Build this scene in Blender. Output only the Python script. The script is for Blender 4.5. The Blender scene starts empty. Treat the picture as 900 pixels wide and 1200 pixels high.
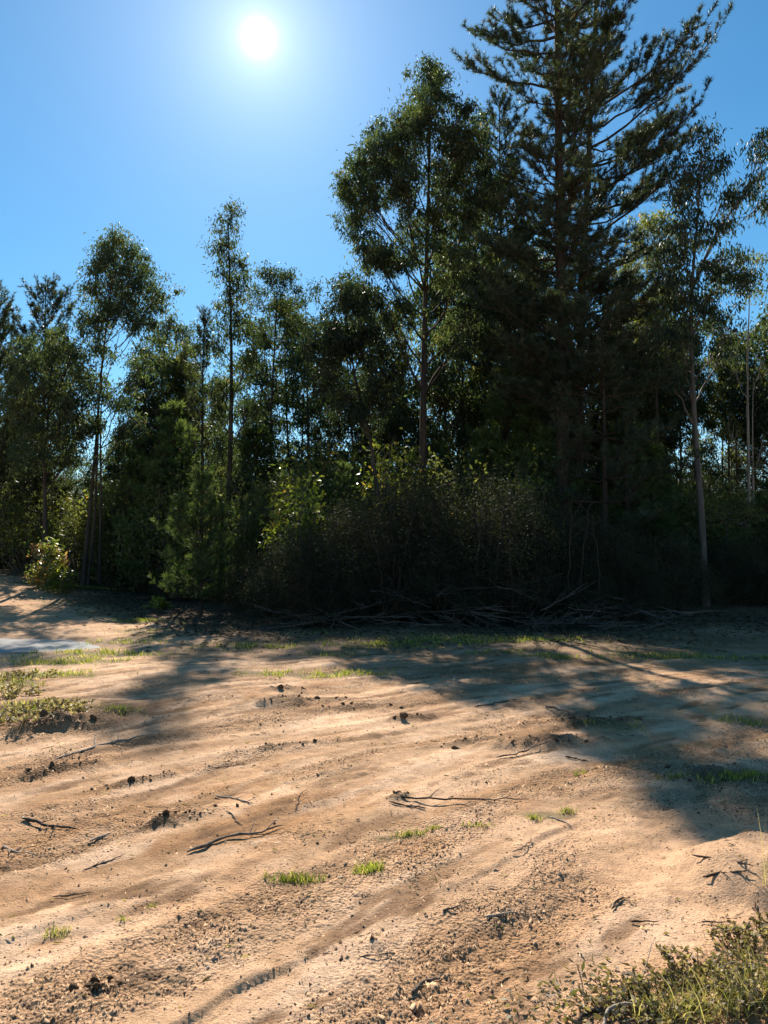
import bpy, math, random
import numpy as np
from mathutils import Vector

# ------------------------------------------------------------------ camera, sky, sun, exposure
SC = bpy.context.scene
COL = SC.collection
F = 900.0                       # focal length in photograph pixels (900 x 1200)
PITCH = math.radians(3.05)
CAM_H = 1.6
cam_d = bpy.data.cameras.new('camera')
cam = bpy.data.objects.new('camera', cam_d); COL.objects.link(cam)
cam.location = (0, 0, CAM_H)
cam.rotation_euler = (math.pi / 2 + PITCH, 0, 0)
cam_d.sensor_fit = 'VERTICAL'; cam_d.sensor_height = 36.0
cam_d.lens = 36.0 * F / 1200.0
cam_d.clip_start = 0.05; cam_d.clip_end = 3000
SC.camera = cam

def ray(px, py):
    u = (px - 450) / F; v = (600 - py) / F
    c, s = math.cos(PITCH), math.sin(PITCH)
    return np.array([u, c - v * s, s + v * c])

SUN = ray(303, 44); SUN = SUN / np.linalg.norm(SUN)
SUN_EL = math.asin(SUN[2]); SUN_AZ = math.atan2(SUN[0], SUN[1])

world = bpy.data.worlds.new('World'); SC.world = world; world.use_nodes = True
nt = world.node_tree; nt.nodes.clear()
def N(tree, typ, **kw):
    n = tree.nodes.new(typ)
    for k, v in kw.items(): setattr(n, k, v)
    return n
sky = N(nt, 'ShaderNodeTexSky', sky_type='NISHITA', sun_disc=False, sun_elevation=SUN_EL,
        sun_rotation=SUN_AZ, altitude=100, air_density=1.0, dust_density=0.0, ozone_density=3.0)
hs = N(nt, 'ShaderNodeHueSaturation'); hs.inputs['Hue'].default_value = 0.489; hs.inputs['Saturation'].default_value = 1.26; hs.inputs['Value'].default_value = 1.0
bg = N(nt, 'ShaderNodeBackground'); bg.inputs['Strength'].default_value = 0.068
nt.links.new(sky.outputs[0], hs.inputs['Color']); nt.links.new(hs.outputs[0], bg.inputs['Color'])
# circumsolar aureole: radiance that falls off with the angle from the sun's direction
tc = N(nt, 'ShaderNodeTexCoord')
dot = N(nt, 'ShaderNodeVectorMath', operation='DOT_PRODUCT'); dot.inputs[1].default_value = SUN
nt.links.new(tc.outputs['Generated'], dot.inputs[0])
ac = N(nt, 'ShaderNodeMath', operation='ARCCOSINE'); nt.links.new(dot.outputs['Value'], ac.inputs[0])
def lobe(width_deg, amp):
    m = N(nt, 'ShaderNodeMath', operation='MULTIPLY'); nt.links.new(ac.outputs[0], m.inputs[0])
    m.inputs[1].default_value = -1.0 / math.radians(width_deg)
    e = N(nt, 'ShaderNodeMath', operation='EXPONENT'); nt.links.new(m.outputs[0], e.inputs[0])
    k = N(nt, 'ShaderNodeMath', operation='MULTIPLY'); nt.links.new(e.outputs[0], k.inputs[0]); k.inputs[1].default_value = amp
    return k
l1, l2, l3 = lobe(0.30, 4.0), lobe(2.4, 0.26), lobe(10.0, 0.25)
ad0 = N(nt, 'ShaderNodeMath', operation='ADD'); nt.links.new(l1.outputs[0], ad0.inputs[0]); nt.links.new(l2.outputs[0], ad0.inputs[1])
ad = N(nt, 'ShaderNodeMath', operation='ADD'); nt.links.new(ad0.outputs[0], ad.inputs[0]); nt.links.new(l3.outputs[0], ad.inputs[1])
bg2 = N(nt, 'ShaderNodeBackground'); bg2.inputs['Color'].default_value = (0.95, 0.97, 1.0, 1)
nt.links.new(ad.outputs[0], bg2.inputs['Strength'])
adds = N(nt, 'ShaderNodeAddShader'); nt.links.new(bg.outputs[0], adds.inputs[0]); nt.links.new(bg2.outputs[0], adds.inputs[1])
wo = N(nt, 'ShaderNodeOutputWorld'); nt.links.new(adds.outputs[0], wo.inputs['Surface'])

sun_d = bpy.data.lights.new('sun', 'SUN'); sun_d.energy = 5.0; sun_d.angle = math.radians(0.5); sun_d.color = (1.0, 0.92, 0.80)
sun_o = bpy.data.objects.new('sun', sun_d); COL.objects.link(sun_o)
sun_o.rotation_euler = Vector(SUN).to_track_quat('Z', 'Y').to_euler(); sun_o.location = (0, 0, 30)

SC.view_settings.view_transform = 'Standard'; SC.view_settings.look = 'None'
SC.view_settings.exposure = 1.0; SC.view_settings.gamma = 1.0; SC.view_settings.use_curve_mapping = False
SC.render.engine = 'CYCLES'
SC.cycles.max_bounces = 6; SC.cycles.diffuse_bounces = 2; SC.cycles.transmission_bounces = 3; SC.cycles.glossy_bounces = 3
SC.cycles.sample_clamp_indirect = 6.0
SC.cycles.use_denoising = True

RNG = np.random.default_rng(7)

# ------------------------------------------------------------------ noise and terrain
def perlin(x, y, seed=0):
    x = np.asarray(x, float); y = np.asarray(y, float)
    xi = np.floor(x).astype(np.int64); yi = np.floor(y).astype(np.int64)
    xf = x - xi; yf = y - yi
    u = xf * xf * xf * (xf * (xf * 6 - 15) + 10); v = yf * yf * yf * (yf * (yf * 6 - 15) + 10)
    def g(ix, iy, dx, dy):
        h = (ix * 374761393 + iy * 668265263 + seed * 974634777) & 0xFFFFFFFF
        h = ((h ^ (h >> 13)) * 1274126177) & 0xFFFFFFFF
        a = ((h ^ (h >> 16)) & 0xFFFF) * (2 * math.pi / 65536)
        return np.cos(a) * dx + np.sin(a) * dy
    n00 = g(xi, yi, xf, yf); n10 = g(xi + 1, yi, xf - 1, yf)
    n01 = g(xi, yi + 1, xf, yf - 1); n11 = g(xi + 1, yi + 1, xf - 1, yf - 1)
    return 1.5 * ((n00 * (1 - u) + n10 * u) * (1 - v) + (n01 * (1 - u) + n11 * u) * v)

def fbm(x, y, octv=4, seed=0, gain=0.5):
    s = 0; a = 1.0; f = 1.0
    for i in range(octv):
        s = s + a * perlin(x * f + 13.7 * i, y * f - 7.3 * i, seed + i * 17); a *= gain; f *= 2.03
    return s

def sstep(a, b, x):
    t = np.clip((x - a) / (b - a), 0, 1); return t * t * (3 - 2 * t)

def ground_z0(px, py):
    r = ray(px, py); t = CAM_H / -r[2]; return r[0] * t, r[1] * t

TR_A = math.radians(42)          # direction the vehicle tracks run
def track_uv(x, y):
    u = x * math.cos(TR_A) + y * math.sin(TR_A)
    v = -x * math.sin(TR_A) + y * math.cos(TR_A)
    v = v + 0.035 * (u - 4) ** 2 * 0.5 + 0.18 * perlin(u * 0.35, v * 0.3, 91)
    return u, v

PUD = (-6.9, 13.6)
def pud_d(x, y):
    a = math.radians(-12); dx = x - PUD[0]; dy = y - PUD[1]
    p = dx * math.cos(a) + dy * math.sin(a); q = -dx * math.sin(a) + dy * math.cos(a)
    return np.sqrt((p / 1.9) ** 2 + (q / 1.25) ** 2) + 0.25 * fbm(x * 0.9, y * 0.9, 3, 61)

def forest_edge(x):              # y where the stand's litter begins
    return 15.2 + np.where(x < -3, (-x - 3) * 1.4, 0) + 0.35 * np.clip(x - 4, 0, 20) + 0.8 * perlin(x * 0.35, 0 * x, 31)

# soil lumps pushed up by wheels: pixel centre, half length, half width, height, angle(deg)
LUMPS = [(208, 965, .34, .09, .055, 40), (335, 828, .55, .22, .07, 20), (330, 812, .30, .16, .05, 10), (484, 843, .34, .12, .06, 30),
         (632, 873, .62, .20, .085, 14), (690, 850, .75, .22, .06, 10), (75, 852, .5, .2, .10, 15), (70, 903, .5, .12, .05, 30),
         (385, 822, .35, .15, .03, 20), (420, 830, .5, .15, .03, 25), (320, 878, .4, .08, .03, 30), (850, 910, .6, .3, .05, 0),
         (150, 918, .4, .08, .03, 40), (560, 870, .5, .12, .03, 30), (470, 935, .12, .07, .04, 30), (130, 1160, .2, .06, .02, 35)]
LUMPS = [(ground_z0(a, b), c, d, e, math.radians(f)) for a, b, c, d, e, f in LUMPS]
def lump_mask(x, y):
    m = np.zeros_like(x); hgt = np.zeros_like(x)
    for (cx, cy), L, W, h, a in LUMPS:
        dx = x - cx; dy = y - cy
        p = (dx * math.cos(a) + dy * math.sin(a)) / L; q = (-dx * math.sin(a) + dy * math.cos(a)) / W
        d = np.sqrt(p * p + q * q) + 0.35 * perlin(x * 5, y * 5, 71)
        k = 1 - sstep(0.25, 1.25, d)
        m = np.maximum(m, k); hgt = np.maximum(hgt, k * h)
    return m, hgt

def bands(v, lst):
    k = 0
    for c, w, a in lst: k = np.maximum(k, a * np.exp(-((v - c) / w) ** 2))
    return k
def rough_band(x, y, u, v):
    hx, hy = ground_z0(880, 1040)
    k = bands(v, ((2.15, .42, 1.0), (3.1, .26, .9), (1.2, .4, .8), (4.6, .2, .7), (6.2, .28, .8), (5.2, .16, .5), (7.4, .3, .7), (8.6, .3, .6))) + .55 * fbm(u * .9, v * 1.8, 3, 51)
    return sstep(.05, .75, k) * (1 - sstep(0.1, 0.6, np.exp(-((x - hx) ** 2 + (y - hy - .3) ** 2) / .5)))
def terrain(x, y, fine=True):
    x = np.asarray(x, float); y = np.asarray(y, float)
    r = np.hypot(x, y)
    u, v = track_uv(x, y)
    z = 0.06 * fbm(x * 0.22, y * 0.22, 3, 3) * sstep(2.5, 9, r)
    z = z + 0.95 * sstep(4.0, 17, -x) * sstep(11, 30, y)                      # the track climbs to the left
    z = z + 0.25 * sstep(0, 14, y - forest_edge(x)) * sstep(-8, -2, x)
    z = z + 0.5 * fbm(x * 0.01, y * 0.01, 2, 8) * sstep(60, 200, r) * 6
    fade = 1 - sstep(18, 34, r)
    rut = fbm(u * 0.22, v * 1.5, 4, 21)
    z = z + fade * 0.011 * rut
    # wheel ruts with a raised shoulder
    for v0, w, dpt in ((2.05, .15, .020), (3.35, .18, .016), (4.75, .2, .012), (0.75, .2, .014), (6.9, .3, .018)):
        d = (v - v0) / w
        z = z + fade * dpt * (-np.exp(-d * d * 1.6) + 0.75 * np.exp(-((d - 1.7) ** 2) * 3) + 0.4 * np.exp(-((d + 1.7) ** 2) * 3)) * (0.55 + 0.6 * perlin(u * 0.5, v0 + 0 * u, 44))
    # mound with weeds by the left edge
    mx, my = ground_z0(10, 850)
    d = np.sqrt(((x - mx) / 1.25) ** 2 + ((y - my - 0.5) / 1.0) ** 2) + 0.2 * fbm(x * 1.5, y * 1.5, 3, 12)
    z = z + 0.11 * (1 - sstep(0.0, 1.15, d))
    # smooth sandy hump and the bank in the near right corner
    hx, hy = ground_z0(880, 1040)
    d = np.sqrt(((x - hx - .15) / 0.55) ** 2 + ((y - hy - .1) / 0.5) ** 2)
    z = z + 0.15 * (1 - sstep(0.3, 1.0, d + .08 * fbm(x * 4, y * 4, 2, 16)))
    bx, by = ground_z0(900, 1190)
    d = np.sqrt(((x - bx - .35) / 1.0) ** 2 + ((y - by + .25) / 0.75) ** 2) + 0.12 * fbm(x * 3, y * 3, 2, 15)
    z = z + 0.09 * (1 - sstep(0.15, 1.0, d))
    m, h = lump_mask(x, y)
    if fine:
        z = z + .8 * h * (0.8 + 0.5 * fbm(x * 8, y * 8, 3, 33))
        n_a = fbm(u * .9 + .6 * perlin(x * 2, y * 2, 57), v * 2.1, 4, 52); n_b = fbm(x * 3.1, y * 3.1, 4, 53)
        crust = sstep(-.12, .16, n_a) * .013 + sstep(-.1, .15, n_b - .15) * .006
        z = z + fade * .45 * crust
        for vc, hh, sd in ((2.62, .022, 1), (3.62, .014, 2), (4.40, .018, 3), (5.05, .014, 4), (5.92, .020, 5), (6.6, .016, 6), (7.8, .02, 7)):   # scraped edges along the tracks
            e_ = v - vc + .05 * fbm(u * 1.6, v * .7 + sd * 9, 3, 110 + sd) + .10 * perlin(u * .4, 0 * u + sd, 120 + sd)
            z = z + fade * hh * np.exp(-np.clip(e_, 0, 9) / .30) * sstep(-.016, .016, e_) * sstep(-.25, .15, perlin(u * .55, 0 * u + sd * 3.1, 130 + sd))
        z = z + fade * .009 * np.clip(1 - 2.2 * np.abs(perlin(u * .45, v * 3.6, 106)), 0, 1) ** 1.5 * sstep(-.3, .3, perlin(u * .9, v * 1.1, 107))
        z = z - fade * .007 * sstep(.25, .62, fbm(u * 1.0, v * 4.2, 4, 105))
        rough = rough_band(x, y, u, v)
        cl = fbm(x * 7, y * 7, 3, 41)
        z = z + fade * (0.003 + 0.010 * rough) * cl
        ff = 1 - sstep(7, 14, r)
        pits = np.clip(fbm(x * 27, y * 27, 2, 47) - 0.15, 0, 1)
        z = z + ff * (-0.008 * pits * rough + 0.006 * (0.15 + rough) * fbm(x * 30, y * 30, 2, 48))
    pd = pud_d(x, y)
    k = 1 - sstep(0.85, 1.35, pd)
    z = z * (1 - k) + k * (PUD_Z - 0.05 * (1 - sstep(0.6, 1.0, pd)) + 0.012)
    return z
PUD_Z = 0.0
PUD_Z = float(terrain(np.array([PUD[0] + 3.5]), np.array([PUD[1] - 1.0]), False)[0]) - 0.02

def hz(x, y): return float(terrain(np.array([float(x)]), np.array([float(y)]))[0])

def gp(px, py):
    """photograph pixel -> point on the ground"""
    r = ray(px, py); z = 0.0
    for _ in range(7):
        t = min((z - CAM_H) / r[2], 200.0) if r[2] < -1e-4 else 60.0
        z = 0.3 * z + 0.7 * hz(r[0] * t, r[1] * t)
    x, y = r[0] * t, r[1] * t
    return np.array([x, y, hz(x, y)])

def at(px, py, D):
    r = ray(px, py); t = D / r[1]
    return np.array([r[0] * t, D, CAM_H + r[2] * t])

# ------------------------------------------------------------------ mesh helpers
def make_mesh(name, V, faces_list, attrs=None, smooth=False):
    """faces_list: list of (n,k) int arrays"""
    me = bpy.data.meshes.new(name)
    V = np.asarray(V, np.float32)
    me.vertices.add(len(V)); me.vertices.foreach_set('co', V.ravel())
    idx = []; starts = []; off = 0
    for f in faces_list:
        f = np.asarray(f, np.int32)
        if len(f) == 0: continue
        n, k = f.shape
        idx.append(f.ravel()); starts.append(off + np.arange(n, dtype=np.int32) * k); off += n * k
    idx = np.concatenate(idx); starts = np.concatenate(starts)
    me.loops.add(len(idx)); me.loops.foreach_set('vertex_index', idx)
    me.polygons.add(len(starts)); me.polygons.foreach_set('loop_start', starts)
    me.update(calc_edges=True)
    if smooth: me.polygons.foreach_set('use_smooth', np.ones(len(starts), bool))
    if attrs:
        for k, a in attrs.items():
            a = np.asarray(a, np.float32)
            if a.ndim == 1:
                at_ = me.attributes.new(k, 'FLOAT', 'POINT'); at_.data.foreach_set('value', a)
            else:
                at_ = me.attributes.new(k, 'FLOAT_COLOR', 'POINT'); at_.data.foreach_set('color', a.ravel())
    return me

class Geo:
    """collects vertices, faces and a per-vertex 'tint'"""
    def __init__(self): self.V = []; self.T = []; self.F = {}; self.n = 0
    def add(self, V, Fc, tint=0.5):
        V = np.asarray(V, float).reshape(-1, 3); Fc = np.asarray(Fc)
        self.V.append(V); self.F.setdefault(Fc.shape[1], []).append(Fc + self.n)
        t = np.full(len(V), tint) if np.isscalar(tint) else np.asarray(tint, float)
        self.T.append(t); self.n += len(V)
    def tubes(self, P, R, k=5, tint=0.5):
        P = np.asarray(P, float); R = np.asarray(R, float)
        if P.ndim == 2: P = P[None]; R = R[None]
        n, m, _ = P.shape
        T = np.gradient(P, axis=1); T /= np.linalg.norm(T, axis=2, keepdims=True) + 1e-9
        mean = T.mean(axis=1, keepdims=True)
        ref = np.where(np.abs(mean[..., 2:3]) < 0.8, np.array([0, 0, 1.0]), np.array([1.0, 0, 0]))
        A = np.cross(T, np.broadcast_to(ref, T.shape)); A /= np.linalg.norm(A, axis=2, keepdims=True) + 1e-9
        B = np.cross(T, A)
        a = np.arange(k) * 2 * math.pi / k
        V = P[:, :, None] + R[:, :, None, None] * (np.cos(a)[:, None] * A[:, :, None] + np.sin(a)[:, None] * B[:, :, None])
        base = (np.arange(n)[:, None, None] * m + np.arange(m - 1)[None, :, None]) * k
        j = np.arange(k)[None, None, :]; j2 = (j + 1) % k
        Fq = np.stack([base + j, base + j2, base + k + j2, base + k + j], axis=-1).reshape(-1, 4)
        tt = tint if np.isscalar(tint) else np.repeat(tint, m * k)
        self.add(V.reshape(-1, 3), Fq, tt)
    def leaves(self, P, D, L, W, rng, tint=None):
        n = len(P)
        D = D / (np.linalg.norm(D, axis=1, keepdims=True) + 1e-9)
        S = np.cross(D, rng.normal(size=(n, 3))); S /= np.linalg.norm(S, axis=1, keepdims=True) + 1e-9
        L = np.broadcast_to(L, n)[:, None]; W = np.broadcast_to(W, n)[:, None]
        Nn = np.cross(S, D)
        V = np.stack([P, P + D * L * .42 + S * W * .5 + Nn * W * .15, P + D * L - Nn * L * .08, P + D * L * .42 - S * W * .5 + Nn * W * .15], axis=1)
        if tint is None: tint = rng.random(n)
        self.add(V.reshape(-1, 3), np.arange(4 * n).reshape(n, 4), np.repeat(tint, 4))
    def needles(self, P, A, k, L, W, rng, tint=None, spread=(0.35, 1.25)):
        """k needles radiating round the shoot axis A at each P, one triangle each"""
        n = len(P); A = A / (np.linalg.norm(A, axis=1, keepdims=True) + 1e-9)
        S = np.cross(A, rng.normal(size=(n, 3))); S /= np.linalg.norm(S, axis=1, keepdims=True) + 1e-9
        B = np.cross(A, S)
        ph = rng.random((n, k)) * 2 * math.pi; th = rng.uniform(spread[0], spread[1], (n, k))
        d = np.cos(th)[..., None] * A[:, None] + np.sin(th)[..., None] * (np.cos(ph)[..., None] * S[:, None] + np.sin(ph)[..., None] * B[:, None])
        p = P[:, None] - A[:, None] * (rng.random((n, k, 1)) * L * 0.5)
        s = np.cross(d, rng.normal(size=(n, k, 3))); s /= np.linalg.norm(s, axis=2, keepdims=True) + 1e-9
        ln = L * rng.uniform(.7, 1.15, (n, k, 1))
        V = np.stack([p + s * W * .5, p - s * W * .5, p + d * ln], axis=2).reshape(-1, 3)
        if tint is None: tint = rng.random(n)
        self.add(V, np.arange(len(V)).reshape(-1, 3), np.repeat(tint, 3 * k))
    def mesh(self, name, smooth=False):
        V = np.concatenate(self.V); T = np.concatenate(self.T)
        return make_mesh(name, V, [np.concatenate(f) for f in self.F.values()], {'tint': T}, smooth)

def put(name, me, mat, parent=None, loc=None):
    o = bpy.data.objects.new(name, me); COL.objects.link(o)
    if mat is not None and len(me.materials) == 0: me.materials.append(mat)
    if parent is not None: o.parent = parent
    if loc is not None: o.location = loc
    return o
def tag(o, label, cat, group=None):
    o['label'] = label; o['category'] = cat
    if group: o['group'] = group
    return o
def thing(name, label, cat, loc, group=None, rz=0, s=1.0):
    o = bpy.data.objects.new(name, None); COL.objects.link(o); o.empty_display_size = 0.2
    o.location = loc; o.rotation_euler = (0, 0, rz); o.scale = (s, s, s) if np.isscalar(s) else s
    return tag(o, label, cat, group)
def dup(root, loc, label, group=None, rz=0, s=1.0):
    r = root.copy(); COL.objects.link(r); r.location = loc; r.rotation_euler = (0, 0, rz)
    r.scale = (s, s, s) if np.isscalar(s) else s
    r['label'] = label
    if group: r['group'] = group
    for ch in root.children:
        c = ch.copy(); COL.objects.link(c); c.parent = r
    return r

# ------------------------------------------------------------------ materials
def new_mat(name):
    m = bpy.data.materials.new(name); m.use_nodes = True; t = m.node_tree; t.nodes.clear()
    return m, t
def ramp(t, stops):
    r = N(t, 'ShaderNodeValToRGB'); e = r.color_ramp.elements
    while len(e) < len(stops): e.new(0.5)
    for el, (p, c) in zip(e, stops): el.position = p; el.color = (*c, 1)
    return r
def leaf_mat(name, stops, trans=0.35, rough=0.45, spec=0.4, tcol=1.9):
    m, t = new_mat(name)
    at_ = N(t, 'ShaderNodeAttribute', attribute_name='tint')
    oi = N(t, 'ShaderNodeObjectInfo')
    r = ramp(t, stops); t.links.new(at_.outputs['Fac'], r.inputs[0])
    h = N(t, 'ShaderNodeHueSaturation')
    mr = N(t, 'ShaderNodeMapRange'); mr.inputs[3].default_value = 0.8; mr.inputs[4].default_value = 1.25
    t.links.new(oi.outputs['Random'], mr.inputs[0]); t.links.new(mr.outputs[0], h.inputs['Value'])
    t.links.new(r.outputs[0], h.inputs['Color'])
    p = N(t, 'ShaderNodeBsdfPrincipled'); p.inputs['Roughness'].default_value = rough; p.inputs['Specular IOR Level'].default_value = spec
    t.links.new(h.outputs[0], p.inputs['Base Color'])
    tr = N(t, 'ShaderNodeBsdfTranslucent')
    mx = N(t, 'ShaderNodeMix', data_type='RGBA', blend_type='MULTIPLY'); mx.inputs[0].default_value = 1
    t.links.new(h.outputs[0], mx.inputs[6]); mx.inputs[7].default_value = (tcol * 1.12, tcol * 1.2, tcol * 0.5, 1)
    t.links.new(mx.outputs[2], tr.inputs['Color'])
    ms = N(t, 'ShaderNodeMixShader'); ms.inputs[0].default_value = trans
    t.links.new(p.outputs[0], ms.inputs[1]); t.links.new(tr.outputs[0], ms.inputs[2])
    o = N(t, 'ShaderNodeOutputMaterial'); t.links.new(ms.outputs[0], o.inputs[0])
    return m
def bark_mat(name, c1, c2, scale=(14, 14, 2.5), bump=0.6, rough=0.9):
    m, t = new_mat(name)
    tc = N(t, 'ShaderNodeTexCoord'); mp = N(t, 'ShaderNodeMapping'); mp.inputs['Scale'].default_value = scale
    t.links.new(tc.outputs['Object'], mp.inputs[0])
    n1 = N(t, 'ShaderNodeTexNoise'); n1.inputs['Scale'].default_value = 1.0; n1.inputs['Detail'].default_value = 5; n1.inputs['Roughness'].default_value = .65
    t.links.new(mp.outputs[0], n1.inputs['Vector'])
    r = ramp(t, [(0.32, c1), (0.68, c2)]); t.links.new(n1.outputs[0], r.inputs[0])
    p = N(t, 'ShaderNodeBsdfPrincipled'); p.inputs['Roughness'].default_value = rough; p.inputs['Specular IOR Level'].default_value = .2
    t.links.new(r.outputs[0], p.inputs['Base Color'])
    b = N(t, 'ShaderNodeBump'); b.inputs['Strength'].default_value = bump; b.inputs['Distance'].default_value = 0.03
    t.links.new(n1.outputs[0], b.inputs['Height']); t.links.new(b.outputs[0], p.inputs['Normal'])
    o = N(t, 'ShaderNodeOutputMaterial'); t.links.new(p.outputs[0], o.inputs[0])
    return m

M = {}
M['euc'] = leaf_mat('eucalyptus_leaf', [(0, (.026, .039, .024)), (.55, (.046, .064, .040)), (.85, (.085, .095, .050)), (1, (.16, .10, .04))], .45, .55, .22)
M['euc_pale'] = leaf_mat('eucalyptus_leaf_pale', [(0, (.050, .058, .024)), (.5, (.085, .094, .038)), (.93, (.14, .138, .06)), (.97, (.30, .13, .03)), (1, (.30, .13, .03))], .48, .55, .22)
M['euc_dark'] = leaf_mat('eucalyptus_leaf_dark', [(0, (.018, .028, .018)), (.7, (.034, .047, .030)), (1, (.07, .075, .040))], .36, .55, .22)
M['pine'] = leaf_mat('pine_needle', [(0, (.022, .034, .020)), (.6, (.043, .058, .034)), (.9, (.080, .086, .050)), (1, (.10, .065, .03))], .28, .5, .35)
M['pine_young'] = leaf_mat('young_pine_needle', [(0, (.035, .060, .024)), (.6, (.065, .10, .038)), (1, (.13, .15, .07))], .42, .55, .2)
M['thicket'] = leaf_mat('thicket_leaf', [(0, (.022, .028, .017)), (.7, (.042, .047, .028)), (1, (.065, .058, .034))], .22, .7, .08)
M['broad'] = leaf_mat('broad_shrub_leaf', [(0, (.05, .075, .018)), (.5, (.11, .14, .025)), (.85, (.24, .22, .045)), (1, (.38, .22, .06))], .45, .4, .4)
M['red_shrub'] = leaf_mat('reddish_shrub_leaf', [(0, (.06, .09, .03)), (.5, (.13, .15, .05)), (.75, (.30, .16, .08)), (1, (.38, .15, .09))], .42, .4, .4)
M['weed'] = leaf_mat('weed_leaf', [(0, (.06, .05, .03)), (.3, (.20, .14, .085)), (.5, (.15, .14, .055)), (.7, (.28, .21, .13)), (1, (.45, .36, .23))], .25, .6, .3)
M['grass'] = leaf_mat('grass_blade', [(0, (.07, .10, .018)), (.5, (.14, .17, .03)), (.75, (.28, .24, .08)), (1, (.45, .36, .18))], .45, .5, .3)
M['dry_grass'] = leaf_mat('dry_grass_blade', [(0, (.14, .15, .05)), (.5, (.28, .24, .11)), (1, (.50, .42, .26))], .35, .5, .3)
M['bark_pine'] = bark_mat('pine_bark', (.022, .016, .012), (.075, .052, .038), (12, 12, 3), 1.0)
M['bark_euc'] = bark_mat('eucalyptus_bark', (.055, .042, .034), (.15, .125, .105), (10, 10, 1.2), .4, .75)
M['bark_dark'] = bark_mat('dark_eucalyptus_bark', (.035, .026, .020), (.10, .075, .058), (10, 10, 1.5), .6)  # darker, rougher eucalyptus bark
M['bark_pale'] = bark_mat('pale_eucalyptus_bark', (.17, .14, .11), (.36, .31, .25), (9, 9, 1.0), .3, .7)
M['dead'] = bark_mat('dead_wood', (.06, .045, .034), (.20, .155, .12), (25, 25, 25), .6)
M['dead_pale'] = bark_mat('bleached_wood', (.20, .15, .11), (.46, .38, .30), (40, 40, 40), .5)
M['dead_dark'] = bark_mat('dark_wood', (.025, .018, .013), (.10, .07, .05), (40, 40, 40), .6)
M['heap'] = bark_mat('grey_brushwood', (.05, .04, .032), (.17, .14, .115), (25, 25, 25), .6)
M['clod'] = bark_mat('soil_clod', (.10, .055, .030), (.30, .185, .11), (30, 30, 30), .8, 1.0)

M['crumb'] = leaf_mat('soil_crumb', [(0, (.08, .045, .026)), (.2, (.17, .10, .055)), (.45, (.38, .235, .135)), (1, (.62, .40, .235))], 0.0, .95, .1)
M['straw'] = leaf_mat('straw', [(0, (.03, .02, .014)), (.5, (.12, .08, .05)), (1, (.42, .33, .22))], 0.0, .9, .1)
M['mould'] = leaf_mat('fallen_leaf', [(0, (.02, .015, .011)), (.6, (.06, .042, .026)), (1, (.15, .11, .07))], .1, .8, .1)
# ground material: colour comes from the soil attribute, varied and roughened by noise
gm, t = new_mat('sandy_soil')
at_ = N(t, 'ShaderNodeAttribute', attribute_name='soil')
tcg = N(t, 'ShaderNodeTexCoord')
n1 = N(t, 'ShaderNodeTexNoise'); n1.inputs['Scale'].default_value = 9; n1.inputs['Detail'].default_value = 8; n1.inputs['Roughness'].default_value = .7
n2 = N(t, 'ShaderNodeTexNoise'); n2.inputs['Scale'].default_value = 90; n2.inputs['Detail'].default_value = 4; n2.inputs['Roughness'].default_value = .7
n3 = N(t, 'ShaderNodeTexVoronoi'); n3.inputs['Scale'].default_value = 58; n3.inputs['Randomness'].default_value = 1
for n_ in (n1, n2, n3): t.links.new(tcg.outputs['Object'], n_.inputs['Vector'])
r1 = ramp(t, [(.30, (.72, .70, .68)), (.5, (1, 1, 1)), (.72, (1.16, 1.17, 1.18))]); t.links.new(n1.outputs[0], r1.inputs[0])
r2 = ramp(t, [(.30, (.42, .38, .35)), (.44, (1, 1, 1)), (1, (1.15, 1.15, 1.15))]); t.links.new(n2.outputs[0], r2.inputs[0])
m1 = N(t, 'ShaderNodeMix', data_type='RGBA', blend_type='MULTIPLY'); m1.inputs[0].default_value = 1
m2 = N(t, 'ShaderNodeMix', data_type='RGBA', blend_type='MULTIPLY'); m2.inputs[0].default_value = 1
t.links.new(at_.outputs['Color'], m1.inputs[6]); t.links.new(r1.outputs[0], m1.inputs[7])
t.links.new(m1.outputs[2], m2.inputs[6]); t.links.new(r2.outputs[0], m2.inputs[7])
ra = N(t, 'ShaderNodeAttribute', attribute_name='rough')
n4 = N(t, 'ShaderNodeTexNoise'); n4.inputs['Scale'].default_value = 3.5; n4.inputs['Detail'].default_value = 4; t.links.new(tcg.outputs['Object'], n4.inputs['Vector'])
# bits: a cell is a dark scrap when its random value is high and the point lies near its centre
sep = N(t, 'ShaderNodeSeparateColor'); t.links.new(n3.outputs['Color'], sep.inputs[0])
thr = N(t, 'ShaderNodeMath', operation='MULTIPLY_ADD'); t.links.new(ra.outputs['Fac'], thr.inputs[0]); thr.inputs[1].default_value = .34
sc4 = N(t, 'ShaderNodeMath', operation='MULTIPLY_ADD'); t.links.new(n4.outputs[0], sc4.inputs[0]); sc4.inputs[1].default_value = .5; sc4.inputs[2].default_value = -.17
t.links.new(sc4.outputs[0], thr.inputs[2])
lt = N(t, 'ShaderNodeMath', operation='LESS_THAN'); t.links.new(sep.outputs[0], lt.inputs[0]); t.links.new(thr.outputs[0], lt.inputs[1])
rad = N(t, 'ShaderNodeMapRange'); rad.inputs[1].default_value = .28; rad.inputs[2].default_value = .42; rad.inputs[3].default_value = 1; rad.inputs[4].default_value = 0
t.links.new(n3.outputs['Distance'], rad.inputs[0])
bit = N(t, 'ShaderNodeMath', operation='MULTIPLY'); t.links.new(lt.outputs[0], bit.inputs[0]); t.links.new(rad.outputs[0], bit.inputs[1])
bitc = ramp(t, [(0, (.05, .03, .018)), (.6, (.16, .095, .055)), (1, (.40, .28, .18))]); t.links.new(sep.outputs[1], bitc.inputs[0])
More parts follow.
